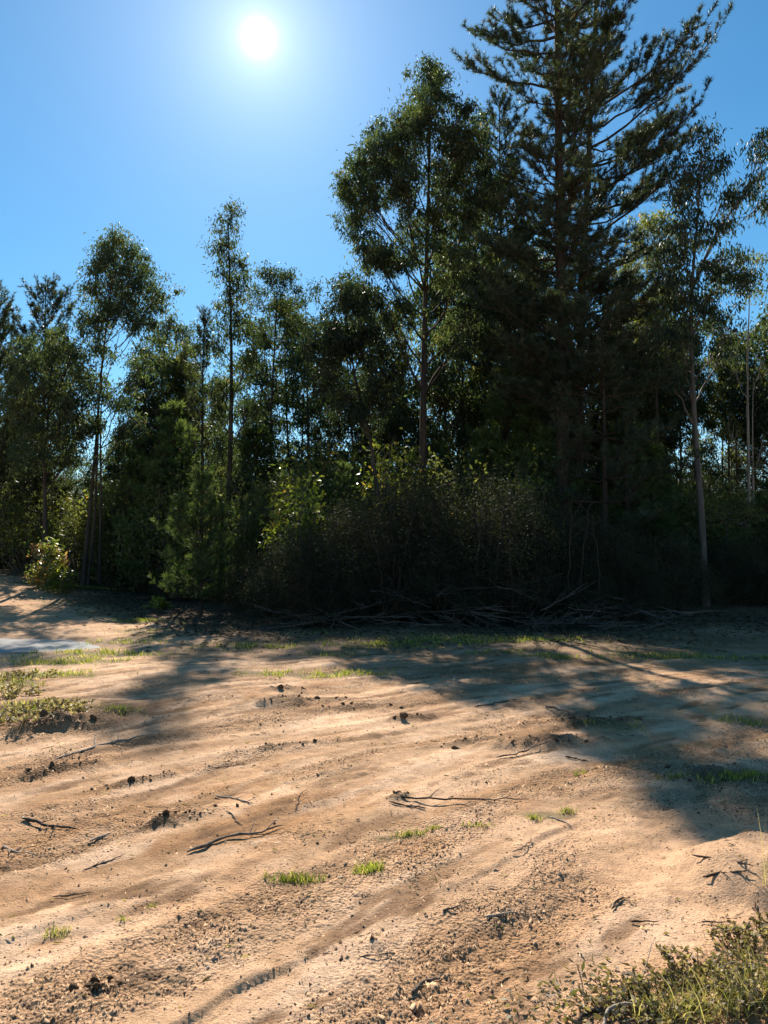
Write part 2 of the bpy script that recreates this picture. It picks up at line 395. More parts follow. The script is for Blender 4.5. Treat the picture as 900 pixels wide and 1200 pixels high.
m3 = N(t, 'ShaderNodeMix', data_type='RGBA'); t.links.new(bit.outputs[0], m3.inputs[0]); t.links.new(m2.outputs[2], m3.inputs[6]); t.links.new(bitc.outputs[0], m3.inputs[7])
pb = N(t, 'ShaderNodeBsdfPrincipled'); pb.inputs['Roughness'].default_value = .95; pb.inputs['Specular IOR Level'].default_value = .12
t.links.new(m3.outputs[2], pb.inputs['Base Color'])
b1 = N(t, 'ShaderNodeBump'); b1.inputs['Strength'].default_value = .9; b1.inputs['Distance'].default_value = .016
b2 = N(t, 'ShaderNodeBump'); b2.inputs['Strength'].default_value = .7; b2.inputs['Distance'].default_value = .03
b3 = N(t, 'ShaderNodeBump'); b3.inputs['Distance'].default_value = .014; b3.invert = True
mr3 = N(t, 'ShaderNodeMapRange'); mr3.inputs[3].default_value = .1; mr3.inputs[4].default_value = .95; t.links.new(ra.outputs['Fac'], mr3.inputs[0]); t.links.new(mr3.outputs[0], b3.inputs['Strength'])
t.links.new(n2.outputs[0], b1.inputs['Height']); t.links.new(n1.outputs[0], b2.inputs['Height']); t.links.new(n3.outputs['Distance'], b3.inputs['Height'])
t.links.new(b1.outputs[0], b2.inputs['Normal']); t.links.new(b2.outputs[0], b3.inputs['Normal']); t.links.new(b3.outputs[0], pb.inputs['Normal'])
og = N(t, 'ShaderNodeOutputMaterial'); t.links.new(pb.outputs[0], og.inputs[0])
M['ground'] = gm

wm, t = new_mat('muddy_water')
pb = N(t, 'ShaderNodeBsdfPrincipled'); pb.inputs['Base Color'].default_value = (.56, .54, .52, 1); pb.inputs['Roughness'].default_value = .2; pb.inputs['IOR'].default_value = 1.33
nw = N(t, 'ShaderNodeTexNoise'); nw.inputs['Scale'].default_value = 6; bw = N(t, 'ShaderNodeBump'); bw.inputs['Strength'].default_value = .6; bw.inputs['Distance'].default_value = .06
t.links.new(nw.outputs[0], bw.inputs['Height']); t.links.new(bw.outputs[0], pb.inputs['Normal'])
og = N(t, 'ShaderNodeOutputMaterial'); t.links.new(pb.outputs[0], og.inputs[0])
M['water'] = wm

# ------------------------------------------------------------------ ground sheet
# patches of grass on the ground: pixel, half width m, half depth m
GRASS = [(75, 775, 1.0, .5), (120, 765, 1.2, .35), (60, 790, .7, .3), (150, 752, .9, .3), (130, 830, .35, .12), (395, 768, .55, .22), (340, 790, .8, .3),
         (400, 790, .8, .3), (185, 712, .5, .5), (160, 728, .6, .4), (20, 665, 2.5, .7), (95, 688, 1.2, .5), (115, 690, .9, .4), (10, 800, .5, .4), (20, 830, .6, .3),
         (580, 765, .5, .2), (650, 770, .6, .2), (300, 758, 1, .3), (470, 755, 1.5, .5), (560, 750, 2, .6), (720, 850, .3, .1), (860, 1040 - 125, .3, .1),
         (800, 770, 1.5, .4), (880, 845, .35, .2), (470, 982, .20, .06), (430, 1022, .10, .06), (345, 1032, .16, .06), (640, 955, .2, .08)]
GRP = [(gp(a, b), c, d) for a, b, c, d in GRASS]
def grass_mask(x, y):
    m = np.zeros_like(x)
    for p, a, b in GRP:
        d = np.sqrt(((x - p[0]) / a) ** 2 + ((y - p[1]) / b) ** 2) + 0.4 * perlin(x * 2.5, y * 2.5, 77)
        m = np.maximum(m, 1 - sstep(.5, 1.15, d))
    return m

th = np.concatenate([np.linspace(-39, 39, 540), np.linspace(39, 321, 90)[1:-1]])
th = np.radians(th)
rr = np.concatenate([np.geomspace(.06, 1.9, 14)[:-1], np.geomspace(1.9, 14, 380)[:-1], np.geomspace(14, 46, 80)[:-1], np.geomspace(46, 900, 26)])
R_, T_ = np.meshgrid(rr, th, indexing='ij')
GX = (R_ * np.sin(T_)).ravel(); GY = (R_ * np.cos(T_)).ravel()
GZ = terrain(GX, GY)
nr, ntt = R_.shape
i = np.arange(nr - 1)[:, None]; j = np.arange(ntt)[None, :]; j2 = (j + 1) % ntt
GF = np.stack([i * ntt + j, i * ntt + j2, (i + 1) * ntt + j2, (i + 1) * ntt + j], -1).reshape(-1, 4)[:, ::-1]
u, v = track_uv(GX, GY)
pale = np.array([.70, .465, .30]); orange = np.array([.42, .222, .10]); brown = np.array([.27, .155, .08])
litter = np.array([.075, .052, .032]); olive = np.array([.15, .135, .06]); red = np.array([.55, .33, .19])
k1 = sstep(-.05, .38, fbm(u * .3, v * 1.35, 4, 81) + .25 * fbm(GX * 3, GY * 3, 2, 82))[:, None]
k2 = sstep(.15, .75, fbm(u * .8, v * 2.6, 4, 85))[:, None]
kb = bands(v + .10 * fbm(GX * 1.5, GY * 1.5, 3, 83), ((4.6, .17, 1), (6.25, .25, 1), (4.05, .22, .8), (3.15, .22, .55), (5.35, .12, .7), (7.3, .3, .9), (8.4, .25, .8), (2.2, .5, .35), (1.1, .3, .7)))[:, None] * (.55 + .45 * sstep(-.3, .3, fbm(u * .8, v * .8, 2, 84)))[:, None]
k1 = np.clip(.6 * k1 + .95 * kb, 0, 1)
C = pale * (1 - .9 * k1) + orange * .9 * k1
C = C * (1 - .45 * k2) + brown * .45 * k2
fs = fbm(u * .55, v * 6.0, 4, 101); near = (1 - sstep(9, 20, np.hypot(GX, GY)))[:, None]
C = C * (1 + near * (.30 * np.clip(fs, -1, 1))[:, None])
bl = (sstep(.12, .5, fbm(u * .8, v * 2.4, 4, 103)) * .55)[:, None] * near; C = C * (1 - bl) + np.array([.78, .56, .40]) * bl
ds = (sstep(.25, .62, fbm(u * 1.0, v * 4.2, 4, 105)) * .85)[:, None] * near; C = C * (1 - ds) + np.array([.21, .118, .062]) * ds
n_a = fbm(u * .9 + .6 * perlin(GX * 2, GY * 2, 57), v * 2.1, 4, 52); kc = (sstep(-.05, .12, -n_a) * .35)[:, None]
C = C * (1 - kc) + np.array([.40, .24, .125]) * kc
ro = rough_band(GX, GY, u, v); rg = (ro * .38)[:, None]; C = C * (1 - rg) + np.array([.42, .26, .15]) * rg
far = sstep(14, 24, np.hypot(GX, GY))[:, None]
C = C * (1 - far * .8) + red * far * .8
hx, hy = ground_z0(880, 1040)
hump = np.exp(-((GX - hx) ** 2 + (GY - hy - .3) ** 2) / .9)[:, None]
C = C * (1 - hump) + np.array([.68, .435, .27]) * hump
m, _ = lump_mask(GX, GY); m = (m * .8)[:, None]; C = C * (1 - m) + np.array([.15, .088, .048]) * m
g = (grass_mask(GX, GY) * .7)[:, None]; C = C * (1 - g) + olive * g
fe = GY - forest_edge(GX)
kf = (sstep(-2.8, .6, fe + 1.6 * fbm(GX * .6, GY * .6, 3, 87)) * (1 - sstep(80, 160, fe)))[:, None]
C = C * (1 - kf * .92) + litter * kf * .92
kg = (np.exp(-((fe + 2.2) / 1.6) ** 2) * sstep(-.2, .3, fbm(GX * .8, GY * .8, 3, 88)) * .55)[:, None]
C = C * (1 - kg) + olive * .8 * kg
edge_shade = (sstep(-6.0, -2.2, fe + 1.5 * fbm(GX * .5, GY * .5, 3, 89)) * sstep(-5, -1, GX) * .5)[:, None]; C = C * (1 - edge_shade) + np.array([.16, .105, .062]) * edge_shade  # shade along the forest edge, put into the sandy soil colour
mx, my = ground_z0(10, 850)
dm = np.exp(-(((GX - mx) / 1.1) ** 2 + ((GY - my - .5) / .9) ** 2))[:, None]
C = C * (1 - dm * .7) + np.array([.20, .125, .07]) * dm * .7
wet = (1 - sstep(1.0, 1.9, pud_d(GX, GY)))[:, None]; C = C * (1 - .6 * wet) + np.array([.22, .16, .115]) * .6 * wet
farg = sstep(70, 160, np.hypot(GX, GY))[:, None]; C = C * (1 - farg) + np.array([.09, .10, .045]) * farg
C = C * np.array([1.03, .985, .93])
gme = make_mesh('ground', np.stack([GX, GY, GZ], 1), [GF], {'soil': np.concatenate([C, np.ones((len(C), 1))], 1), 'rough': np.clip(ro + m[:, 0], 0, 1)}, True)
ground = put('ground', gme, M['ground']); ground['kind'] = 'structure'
# fill under the camera
cz = terrain(rr[0] * np.sin(th), rr[0] * np.cos(th))

# puddle of muddy water
aa = np.linspace(0, 2 * math.pi, 65)[:-1]; ring = [0.35, .7, 1.0, 1.25]
a_ = math.radians(-12); PV = [(0, 0, 0)]
for k in ring:
    for q in aa: PV.append((1.9 * k * math.cos(q) * math.cos(a_) - 1.25 * k * math.sin(q) * math.sin(a_), 1.9 * k * math.cos(q) * math.sin(a_) + 1.25 * k * math.sin(q) * math.cos(a_), 0))
PT = [(0, 1 + q, 1 + (q + 1) % 64) for q in range(64)]
PQ = [(1 + k * 64 + q, 1 + (k + 1) * 64 + q, 1 + (k + 1) * 64 + (q + 1) % 64, 1 + k * 64 + (q + 1) % 64) for k in range(len(ring) - 1) for q in range(64)]
pud = put('puddle', make_mesh('puddle', np.array(PV), [np.array(PT), np.array(PQ)]), M['water'], loc=(PUD[0], PUD[1], PUD_Z)); pud['kind'] = 'structure'

# ------------------------------------------------------------------ tree builders
def resample(pts, n):
    pts = np.asarray(pts, float); d = np.r_[0, np.cumsum(np.linalg.norm(np.diff(pts, axis=0), axis=1))]
    s = np.linspace(0, d[-1], n)
    return np.stack([np.interp(s, d, pts[:, k]) for k in range(3)], 1)
def smooth_path(pts, n, rng=None, wob=0.0):
    p = resample(pts, n * 3)
    for _ in range(n // 2 + 2): p[1:-1] = (p[:-2] + 2 * p[1:-1] + p[2:]) / 4
    p = resample(p, n)
    if wob and rng is not None:
        ph = rng.random(4) * 6.28; s = np.linspace(0, 1, n)
        p[:, 0] += wob * (np.sin(s * 7 + ph[0]) - np.sin(ph[0])) * s; p[:, 1] += wob * (np.sin(s * 6 + ph[1]) - np.sin(ph[1])) * s
    return p
def bez(a, b, c, n):
    s = np.linspace(0, 1, n)[:, None]; return a * (1 - s) ** 2 + 2 * b * s * (1 - s) + c * s * s

def trunk_radius(z, zmax, r0): return r0 * (1 - .93 * np.clip(z / zmax, 0, 1) ** .9) + .006

def eucalyptus(rng, trunk_pts, blobs, r0, leaf=(.165, .043), per=46, rc=.26, dens=1.0, extra_stems=(), droop=1.0):
    """trunk_pts: local polyline from the base up; blobs: (x,y,z,rx,ry,rz) leaf masses in local coordinates"""
    wood, crown = Geo(), Geo()
    P = smooth_path(trunk_pts, 22, rng, .04); zt = P[-1, 2]
    R = trunk_radius(P[:, 2], zt, r0); R[0] *= 1.25; R[1] *= 1.06
    wood.tubes(P, R, 9)
    stems = [P]
    for pts, r in extra_stems:
        q = smooth_path(pts, 16, rng, .03); wood.tubes(q, trunk_radius(q[:, 2] - q[0, 2], q[-1, 2] - q[0, 2], r), 6); stems.append(q)
    twP, twR = [], []
    cc = []
    for bx, by, bz, rx, ry, rz in blobs:
        c = np.array([bx, by, bz])
        S = stems[int(np.argmin([np.min(np.linalg.norm(s - c, axis=1)) for s in stems]))]
        hd = np.min(np.hypot(S[:, 0] - bx, S[:, 1] - by))
        za = np.clip(bz - .9 * hd - .5 * rz - .2, S[0, 2] + .25 * (S[-1, 2] - S[0, 2]), S[-1, 2] * .97)
        ia = int(np.argmin(np.abs(S[:, 2] - za))); a = S[ia]
        rad = float(np.clip(trunk_radius(a[2], zt, r0) * .45, .012, .06))
        mid = a * .5 + c * .5 + np.array([(c[0] - a[0]) * .12, (c[1] - a[1]) * .12, -.05]) + rng.normal(0, .08, 3)
        limb = bez(a, mid, c + np.array([0, 0, rz * .35]), 9)
        limb[1:] += rng.normal(0, .025, (8, 3))
        wood.tubes(limb, np.linspace(rad, .007, 9), 5)
        vol = rx * ry * rz
        n = max(5, int(dens * 11.5 * vol ** .62 / rc))
        d = rng.normal(size=(n, 3)); d /= np.linalg.norm(d, axis=1, keepdims=True)
        q = c + d * (rng.random((n, 1)) ** .42) * rng.choice([1.0, 1.5], (n, 1), p=[.84, .16]) * np.array([rx, ry, rz])
        for k in range(n):
            st = limb[rng.integers(3, 9)]
            m_ = (st + q[k]) / 2 + np.array([0, 0, .10 + .1 * rng.random()]) + rng.normal(0, .05, 3)
            twP.append(bez(st, m_, q[k], 3)); twR.append(np.array([.010, .007, .003]))
        cc.append(q)
    wood.tubes(np.array(twP), np.array(twR), 3)
    cc = np.concatenate(cc)
    cnt = rng.poisson(per * rng.choice([.45, .9, 1.3], len(cc)))
    idx = np.repeat(np.arange(len(cc)), cnt); n = len(idx)
    sz = rng.uniform(.6, 1.25, len(cc))[idx][:, None]
    g = rng.normal(size=(n, 3)); g[:, 2] *= .8
    pos = cc[idx] + g * rc * .62 * sz
    D = rng.normal(size=(n, 3)) * .55; D[:, 2] -= droop * .85
    ct = rng.random(len(cc))
    tint = np.clip(ct[idx] * .55 + rng.random(n) * .5 - .05, 0, 1)
    crown.leaves(pos, D, leaf[0] * rng.uniform(.65, 1.3, n), leaf[1] * rng.uniform(.7, 1.3, n), rng, tint)
    return wood.mesh('trunk', True), crown.mesh('crown')

def pine(rng, trunk_pts, r0, reach, z0, whorl=.55, per_whorl=5, elev=(10, 45), needle=(.165, .018), kneed=16, step=.105, dens=1.0, bare=.28, dead_to=None, ragged=0):
    """reach(z, az) -> branch length in metres at height z; z0 = lowest live whorl"""
    wood, crown = Geo(), Geo()
    P = smooth_path(trunk_pts, 26, rng, .03); zt = P[-1, 2]
    R = trunk_radius(P[:, 2], zt, r0); R[0] *= 1.35
    wood.tubes(P, R, 10)
    tp, ta, tt = [], [], []
    twP, twR = [], []
    z = z0 if dead_to is None else dead_to
    az0 = 0
    while z < zt - .1:
        f = (z - z0) / (zt - z0); live = z >= z0
        b = np.array([np.interp(z, P[:, 2], P[:, 0]), np.interp(z, P[:, 2], P[:, 1]), z])
        az0 += .7 + rng.random()
        nb = per_whorl if live else 2
        for k in range(nb):
            az = az0 + k * 2 * math.pi / nb + rng.normal(0, .25)
            L = reach(z, az) * rng.choice([rng.uniform(.4, .75), rng.uniform(.8, 1.15)], p=[.35, .65])
            if ragged and live: L *= float(rng.choice([.7, 1.0, 1.12], p=[.2, .6, .2]))
            if not live: L *= rng.uniform(.3, .6)
            if L < .15: L = .15
            el = math.radians(np.interp(max(f, 0), [0, 1], elev) + rng.normal(0, 6))
            d0 = np.array([math.cos(az) * math.cos(el), math.sin(az) * math.cos(el), math.sin(el)])
            end = b + d0 * L; end[2] += (.16 + (rng.uniform(-.12, .22) if ragged else 0)) * L
            mid = b + d0 * L * .55; mid[2] -= .04 * L
            n = 8
            br = bez(b, mid, end, n); br[1:-1] += rng.normal(0, .02 * min(L, 1.5), (n - 2, 3))
            rb = np.clip(.011 + .012 * L, .008, trunk_radius(z, zt, r0) * .6)
            wood.tubes(br, np.linspace(rb, .006, n), 5)
            if not live:
                continue
            seg = np.gradient(br, axis=0); seg /= np.linalg.norm(seg, axis=1, keepdims=True)
            nsub = max(3, int(L * 6.2 * dens)); sg = rng.choice([-1, 1])
            for q in range(nsub + 1):
                s = bare + (1 - bare) * (q + rng.random() * .8) / (nsub + .8); s = min(s, 1)
                if q == nsub: s = 1.0
                fi = s * (n - 1); i0 = min(int(fi), n - 2); fr = fi - i0
                st = br[i0] * (1 - fr) + br[i0 + 1] * fr; ax = seg[i0]
                if q == nsub: dv = ax + np.array([0, 0, .35]); sl = .15 + .12 * L
                else:
                    side = np.cross(ax, [0, 0, 1.0]); side /= np.linalg.norm(side) + 1e-9; sg = -sg
                    dv = ax * .8 + side * sg * rng.uniform(.25, 1.0) + np.array([0, 0, rng.uniform(-.1, .75)]); sl = (.20 + .36 * L * (1.05 - s) ** .8) * rng.uniform(.5, 1.2)
                dv = dv / np.linalg.norm(dv)
                e = st + dv * sl; e[2] += .22 * sl
                m_ = st + dv * sl * .5
                twP.append(bez(st, m_, e, 3)); twR.append(np.array([.010, .007, .004]))
                if sl > .32:
                    for w in range(int(sl / .16)):
                        ss = .3 + .65 * rng.random(); b2 = st * (1 - ss) + e * ss; d2 = dv * .7 + rng.normal(0, .45, 3) + np.array([0, 0, .35]); d2 /= np.linalg.norm(d2); l2 = rng.uniform(.12, .28)
                        for fz in (.55, 1.0):
                            tp.append(b2 + d2 * l2 * fz); ta.append(d2 + np.array([0, 0, .2])); tt.append(.2 + .6 * rng.random())
                nt_ = max(2, int(sl / step))
                for w in range(nt_):
                    ss = 1 - w * .85 / nt_
                    tp.append(st * (1 - ss) + e * ss + rng.normal(0, .02, 3)); ta.append(dv * .7 + rng.normal(0, .35, 3) + np.array([0, 0, .45])); tt.append(.25 + .5 * rng.random() + (.25 if ss > .85 else -.15))
        z += whorl * rng.uniform(.75, 1.25)
    # leader
    for w in range(5):
        tp.append(P[-1] - np.array([0, 0, .12 * w])); ta.append(np.array([0, 0, 1.0])); tt.append(.6)
    if twP: wood.tubes(np.array(twP), np.array(twR), 3)
    tp = np.array(tp); ta = np.array(ta); tt = np.clip(np.array(tt), 0, .98)
    crown.needles(tp, ta, kneed, needle[0], needle[1], rng, tt)
    return wood.mesh('trunk', True), crown.mesh('crown')

def shrub(rng, w, h, nstem=14, nclus=220, per=40, rc=.2, leaf=(.06, .022), squash=.55, twig_r=.006, droop=.2, base_fill=.25, upright=False):
    """many stems from the base, leaf clusters through a dome; w half width, h height"""
    wood, crown = Geo(), Geo()
    limbs = []
    for k in range(nstem):
        az = rng.random() * 6.283; rd = w * math.sqrt(rng.random()) * .85
        topz = h * (1 - squash * (rd / w) ** 2) * rng.uniform(.7, 1.02)
        e = np.array([math.cos(az) * rd, math.sin(az) * rd, topz])
        b = np.array([math.cos(az) * rd * .25, math.sin(az) * rd * .25, -.05]) + np.r_[rng.normal(0, .05 * w, 2), 0]
        m_ = b * .5 + e * .5 + np.array([math.cos(az) * rd * (.05 if upright else .2), math.sin(az) * rd * (.05 if upright else .2), 0]) + rng.normal(0, .08 * w, 3)
        l = bez(b, m_, e, 9); l[1:] += rng.normal(0, .02 * w, (8, 3))
        limbs.append(l); wood.tubes(l, np.linspace(.010 + .008 * h, .004, 9), 5)
    limbs = np.array(limbs); pts = limbs[:, 2:].reshape(-1, 3)
    az = rng.random(nclus) * 6.283; rd = w * np.sqrt(rng.random(nclus)) * 1.0
    lump = 1 + .25 * np.sin(az * 3 + rng.random() * 6) * (rd / w)
    top = h * (1 - squash * (rd / w) ** 2) * lump
    f = base_fill * .4 + (1 - base_fill * .4) * rng.random(nclus) ** .62
    q = np.stack([np.cos(az) * rd, np.sin(az) * rd, top * f], 1)
    twP = []
    for c in q:
        j = np.argmin(np.linalg.norm(pts - c, axis=1) + rng.random(len(pts)) * .3 * w)
        m_ = (pts[j] + c) / 2 + rng.normal(0, .06 * w, 3)
        twP.append(bez(pts[j], m_, c, 4))
    wood.tubes(np.array(twP), np.tile(np.array([1.3, 1, .7, .4]) * twig_r, (nclus, 1)), 3)
    cnt = rng.poisson(per * rng.choice([.4, 1, 1.4], nclus)); idx = np.repeat(np.arange(nclus), cnt); n = len(idx)
    pos = q[idx] + rng.normal(size=(n, 3)) * rc * .6; pos[:, 2] = np.maximum(pos[:, 2], .02)
    D = rng.normal(size=(n, 3)); D[:, 2] -= droop
    ct = rng.random(nclus); tint = np.clip(ct[idx] * .5 + .5 * rng.random(n), 0, 1)
    crown.leaves(pos, D, leaf[0] * rng.uniform(.6, 1.3, n), leaf[1] * rng.uniform(.7, 1.3, n), rng, tint)
    return wood.mesh('stem', True), crown.mesh('foliage')

def px_tree(base, D, pts): return [at(a, b, D) - base for a, b in pts]
def px_blobs(base, D, bl, rng, depth=1.0, front=0.5):
    out = []; s = D / F; xs = [b[0] for b in bl]; xc = float(np.mean(xs)); hw = max(abs(x - xc) for x in xs) * s + .1
    for (a, b, rx, ry) in bl:
        c = at(a, b, D) - base
        lat = abs(a - xc) * s
        room = math.sqrt(max(hw * hw - lat * lat, .1))
        for yy in ((-front, front) if room > .9 else (0,)):
            y = yy * room * depth + rng.normal(0, .12 * room)
            k = (D + y) / D
            out.append((c[0] * k + base[0] * (k - 1), y, (c[2] + base[2] - CAM_H) * k + CAM_H - base[2], rx * s, max(rx * s * .9, .25), ry * s))
    return out
def ground_at(px, D):
    r = ray(px, 700); x = r[0] / r[1] * D; return np.array([x, D, hz(x, D)])

def add_tree(name, label, D, px, meshes, mats, cat='tree', group=None):
    base = ground_at(px, D)
    t = thing(name, label, cat, base - np.array([0, 0, .05]), group)
    put('trunk', meshes[0], M[mats[0]], t); put('crown', meshes[1], M[mats[1]], t)
    return t
def hero_euc(label, seed, D, trunk, blobs, r0, mats=('bark_euc', 'euc'), group=None, stems=(), **kw):
    rng = np.random.default_rng(seed)
    base = ground_at(trunk[0][0], D)
    tp = [np.array([0, 0, 0.0])] + [p for p in px_tree(base, D, trunk[1:])]
    ex = [([at(a, b, D) - base for a, b in s], r) for s, r in stems]
    for e, r in ex: e[0][2] = max(min(e[0][2], e[0][2]), 0)
    me = eucalyptus(rng, tp, px_blobs(base, D, blobs, rng), r0, extra_stems=ex, **kw)
    return add_tree('eucalyptus_tree', label, D, trunk[0][0], me, mats, 'tree', group)
def reach_px(D, base, table):
    """table of (py, left px, right px): branch reach either side of the trunk at the branch's height"""
    ys = np.array([a for a, _, _ in table][::-1], float); s = D / F
    zs = np.array([at(450, y, D)[2] - base[2] for y in ys]); l = np.array([b for _, b, _ in table][::-1]) * s; r = np.array([c for _, _, c in table][::-1]) * s
    def f(z, az):
        k = .5 + .5 * math.cos(az)
        return float(np.interp(z, zs, l) * (1 - k) + np.interp(z, zs, r) * k)
    return f
def hero_pine(label, seed, D, trunk, table, r0, z0_py, mats=('bark_pine', 'pine'), group=None, **kw):
    rng = np.random.default_rng(seed); base = ground_at(trunk[0][0], D)
    tp = [np.zeros(3)] + px_tree(base, D, trunk[1:])
    z0 = at(450, z0_py, D)[2] - base[2]
    if 'dead_py' in kw: kw['dead_to'] = at(450, kw.pop('dead_py'), D)[2] - base[2]
    me = pine(rng, tp, r0, reach_px(D, base, table), z0, **kw)
    return add_tree('pine_tree', label, D, trunk[0][0], me, mats, 'tree', group)

# ------------------------------------------------------------------ the trees that can be told apart
hero_pine('tall dark pine with thick straight trunk, highest of the stand', 11, 22, [(660, 725), (659, 400), (656, 200), (655, 80), (650, -330)],
          [(-320, 15, 15), (-160, 85, 65), (-60, 112, 80), (0, 116, 84), (60, 108, 76), (120, 94, 66), (170, 70, 58), (230, 72, 60), (290, 88, 70), (350, 95, 85), (420, 92, 95), (480, 90, 95)], .215, 480,
          elev=(-6, 33), per_whorl=5, whorl=.52, dead_py=640, kneed=18, needle=(.17, .0155), ragged=1)
hero_pine('slimmer pine behind the thick trunked one, long limbs rising to the right', 12, 24.5, [(676, 715), (681, 400), (684, 320), (690, 200), (697, 50), (708, -260)],
          [(-250, 15, 15), (-130, 40, 75), (-40, 42, 100), (20, 42, 95), (80, 45, 98), (120, 45, 128), (160, 45, 158), (205, 45, 160), (270, 45, 125), (330, 55, 100), (400, 60, 90), (460, 60, 90)], .16, 460,
          elev=(6, 32), per_whorl=5, whorl=.52, kneed=16, needle=(.17, .0155), ragged=1)
hero_pine('low dense dark pine in front of the tall pines', 13, 20.8, [(708, 725), (708, 500), (706, 375)],
          [(375, 30, 30), (410, 70, 65), (450, 85, 80), (520, 95, 90), (600, 90, 85), (640, 80, 80)], .10, 640, elev=(-8, 22), per_whorl=5, whorl=.55, mats=('bark_pine', 'pine'), kneed=14, dens=.65)
hero_pine('fuzzy topped pine between the broad eucalyptus and the tall pines', 14, 27, [(590, 710), (588, 400), (585, 118)],
          [(118, 10, 10), (150, 34, 30), (200, 48, 42), (260, 55, 52), (330, 58, 60), (420, 58, 60)], .13, 430, elev=(8, 48), whorl=.52)
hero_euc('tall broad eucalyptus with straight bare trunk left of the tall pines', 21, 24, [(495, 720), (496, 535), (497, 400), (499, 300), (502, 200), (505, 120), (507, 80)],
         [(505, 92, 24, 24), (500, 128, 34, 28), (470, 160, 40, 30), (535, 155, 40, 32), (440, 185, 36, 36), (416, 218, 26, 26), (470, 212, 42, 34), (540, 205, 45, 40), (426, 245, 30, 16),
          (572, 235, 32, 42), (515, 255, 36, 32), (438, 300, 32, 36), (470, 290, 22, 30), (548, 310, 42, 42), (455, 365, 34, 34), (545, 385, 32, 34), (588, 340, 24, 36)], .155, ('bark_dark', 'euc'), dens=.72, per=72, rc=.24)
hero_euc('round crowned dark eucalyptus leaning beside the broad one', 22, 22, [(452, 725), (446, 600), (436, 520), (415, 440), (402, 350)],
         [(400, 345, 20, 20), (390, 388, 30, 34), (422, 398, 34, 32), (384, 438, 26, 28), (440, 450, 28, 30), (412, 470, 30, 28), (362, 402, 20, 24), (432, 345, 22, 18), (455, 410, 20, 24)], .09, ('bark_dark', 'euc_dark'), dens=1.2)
hero_euc('tall eucalyptus with smooth grey trunk and sparse drooping leaves right of the pines', 23, 22, [(826, 712), (822, 600), (815, 500), (811, 400), (812, 330), (818, 250), (822, 165)],
         [(825, 160, 14, 18), (838, 185, 18, 16), (800, 195, 15, 16), (820, 212, 28, 16), (795, 230, 18, 18), (850, 232, 18, 14), (842, 268, 18, 18), (892, 172, 16, 22), (880, 215, 20, 16), (897, 240, 14, 18),
          (906, 152, 14, 18), (800, 280, 32, 28), (846, 310, 30, 26), (790, 330, 32, 32), (870, 326, 22, 14), (830, 358, 32, 32), (795, 390, 26, 30), (850, 400, 20, 26), (780, 425, 22, 26)], .115, ('bark_euc', 'euc_dark'),
         stems=[([(812, 335), (838, 272), (868, 228), (905, 190)], .05)], leaf=(.19, .046), per=34, rc=.25, droop=1.4, dens=.8)
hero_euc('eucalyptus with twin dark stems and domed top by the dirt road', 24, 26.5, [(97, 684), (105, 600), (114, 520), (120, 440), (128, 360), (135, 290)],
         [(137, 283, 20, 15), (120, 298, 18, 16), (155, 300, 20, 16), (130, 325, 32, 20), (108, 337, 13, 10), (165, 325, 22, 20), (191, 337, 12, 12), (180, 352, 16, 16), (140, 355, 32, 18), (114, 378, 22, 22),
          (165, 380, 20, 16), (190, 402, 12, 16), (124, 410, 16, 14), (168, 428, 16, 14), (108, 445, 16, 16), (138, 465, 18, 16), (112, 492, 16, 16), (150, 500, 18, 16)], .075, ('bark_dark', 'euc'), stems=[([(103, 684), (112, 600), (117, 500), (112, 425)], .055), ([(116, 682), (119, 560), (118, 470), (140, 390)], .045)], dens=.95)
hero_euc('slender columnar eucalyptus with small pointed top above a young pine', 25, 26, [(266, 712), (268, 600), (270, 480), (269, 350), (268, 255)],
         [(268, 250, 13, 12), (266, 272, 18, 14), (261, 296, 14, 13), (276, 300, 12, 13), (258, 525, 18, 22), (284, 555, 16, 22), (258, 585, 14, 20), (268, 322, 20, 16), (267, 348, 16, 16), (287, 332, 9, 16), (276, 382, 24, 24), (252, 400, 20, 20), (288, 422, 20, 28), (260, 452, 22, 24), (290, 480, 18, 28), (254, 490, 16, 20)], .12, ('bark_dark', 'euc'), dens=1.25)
hero_euc('thin eucalyptus with feathery flat top right of the columnar one', 26, 31, [(320, 690), (318, 500), (322, 400), (325, 325)],
         [(315, 320, 16, 13), (335, 323, 15, 13), (300, 345, 16, 16), (325, 355, 18, 15), (350, 345, 12, 14), (308, 390, 16, 18), (338, 380, 8, 10), (300, 440, 16, 20), (318, 500, 16, 16)], .10, ('bark_dark', 'euc'), dens=.85)
hero_euc('thin eucalyptus with open airy crown left of the round crowned dark one', 27, 32, [(362, 690), (360, 500), (358, 345)],
         [(365, 342, 13, 12), (350, 370, 16, 18), (372, 375, 12, 16), (362, 415, 12, 16), (370, 470, 14, 14)], .09, ('bark_dark', 'euc'), dens=.8)
hero_euc('low broad eucalyptus with olive leaves beside the dirt road', 28, 25.5, [(52, 676), (54, 560), (58, 480), (60, 415)],
         [(60, 402, 28, 20), (35, 422, 26, 22), (85, 422, 26, 22), (50, 450, 36, 26), (90, 462, 26, 26), (28, 482, 28, 26), (66, 492, 34, 26), (100, 505, 22, 22), (45, 528, 32, 20), (15, 450, 22, 26), (80, 535, 24, 18)], .10, ('bark_dark', 'euc'), dens=.9)
hero_euc('eucalyptus with two pale bare stems and yellowish drooping top', 29, 27, [(877, 690), (877, 590), (876, 450), (878, 330)],
         [(862, 302, 18, 10), (885, 306, 20, 10), (845, 318, 12, 12), (878, 340, 16, 12), (858, 425, 15, 34), (892, 432, 12, 26), (852, 505, 20, 34), (894, 520, 16, 34)], .085, ('bark_pale', 'euc_pale'), stems=[([(884, 690), (883, 560), (882, 440)], .06)], leaf=(.16, .035), dens=.6, per=26)
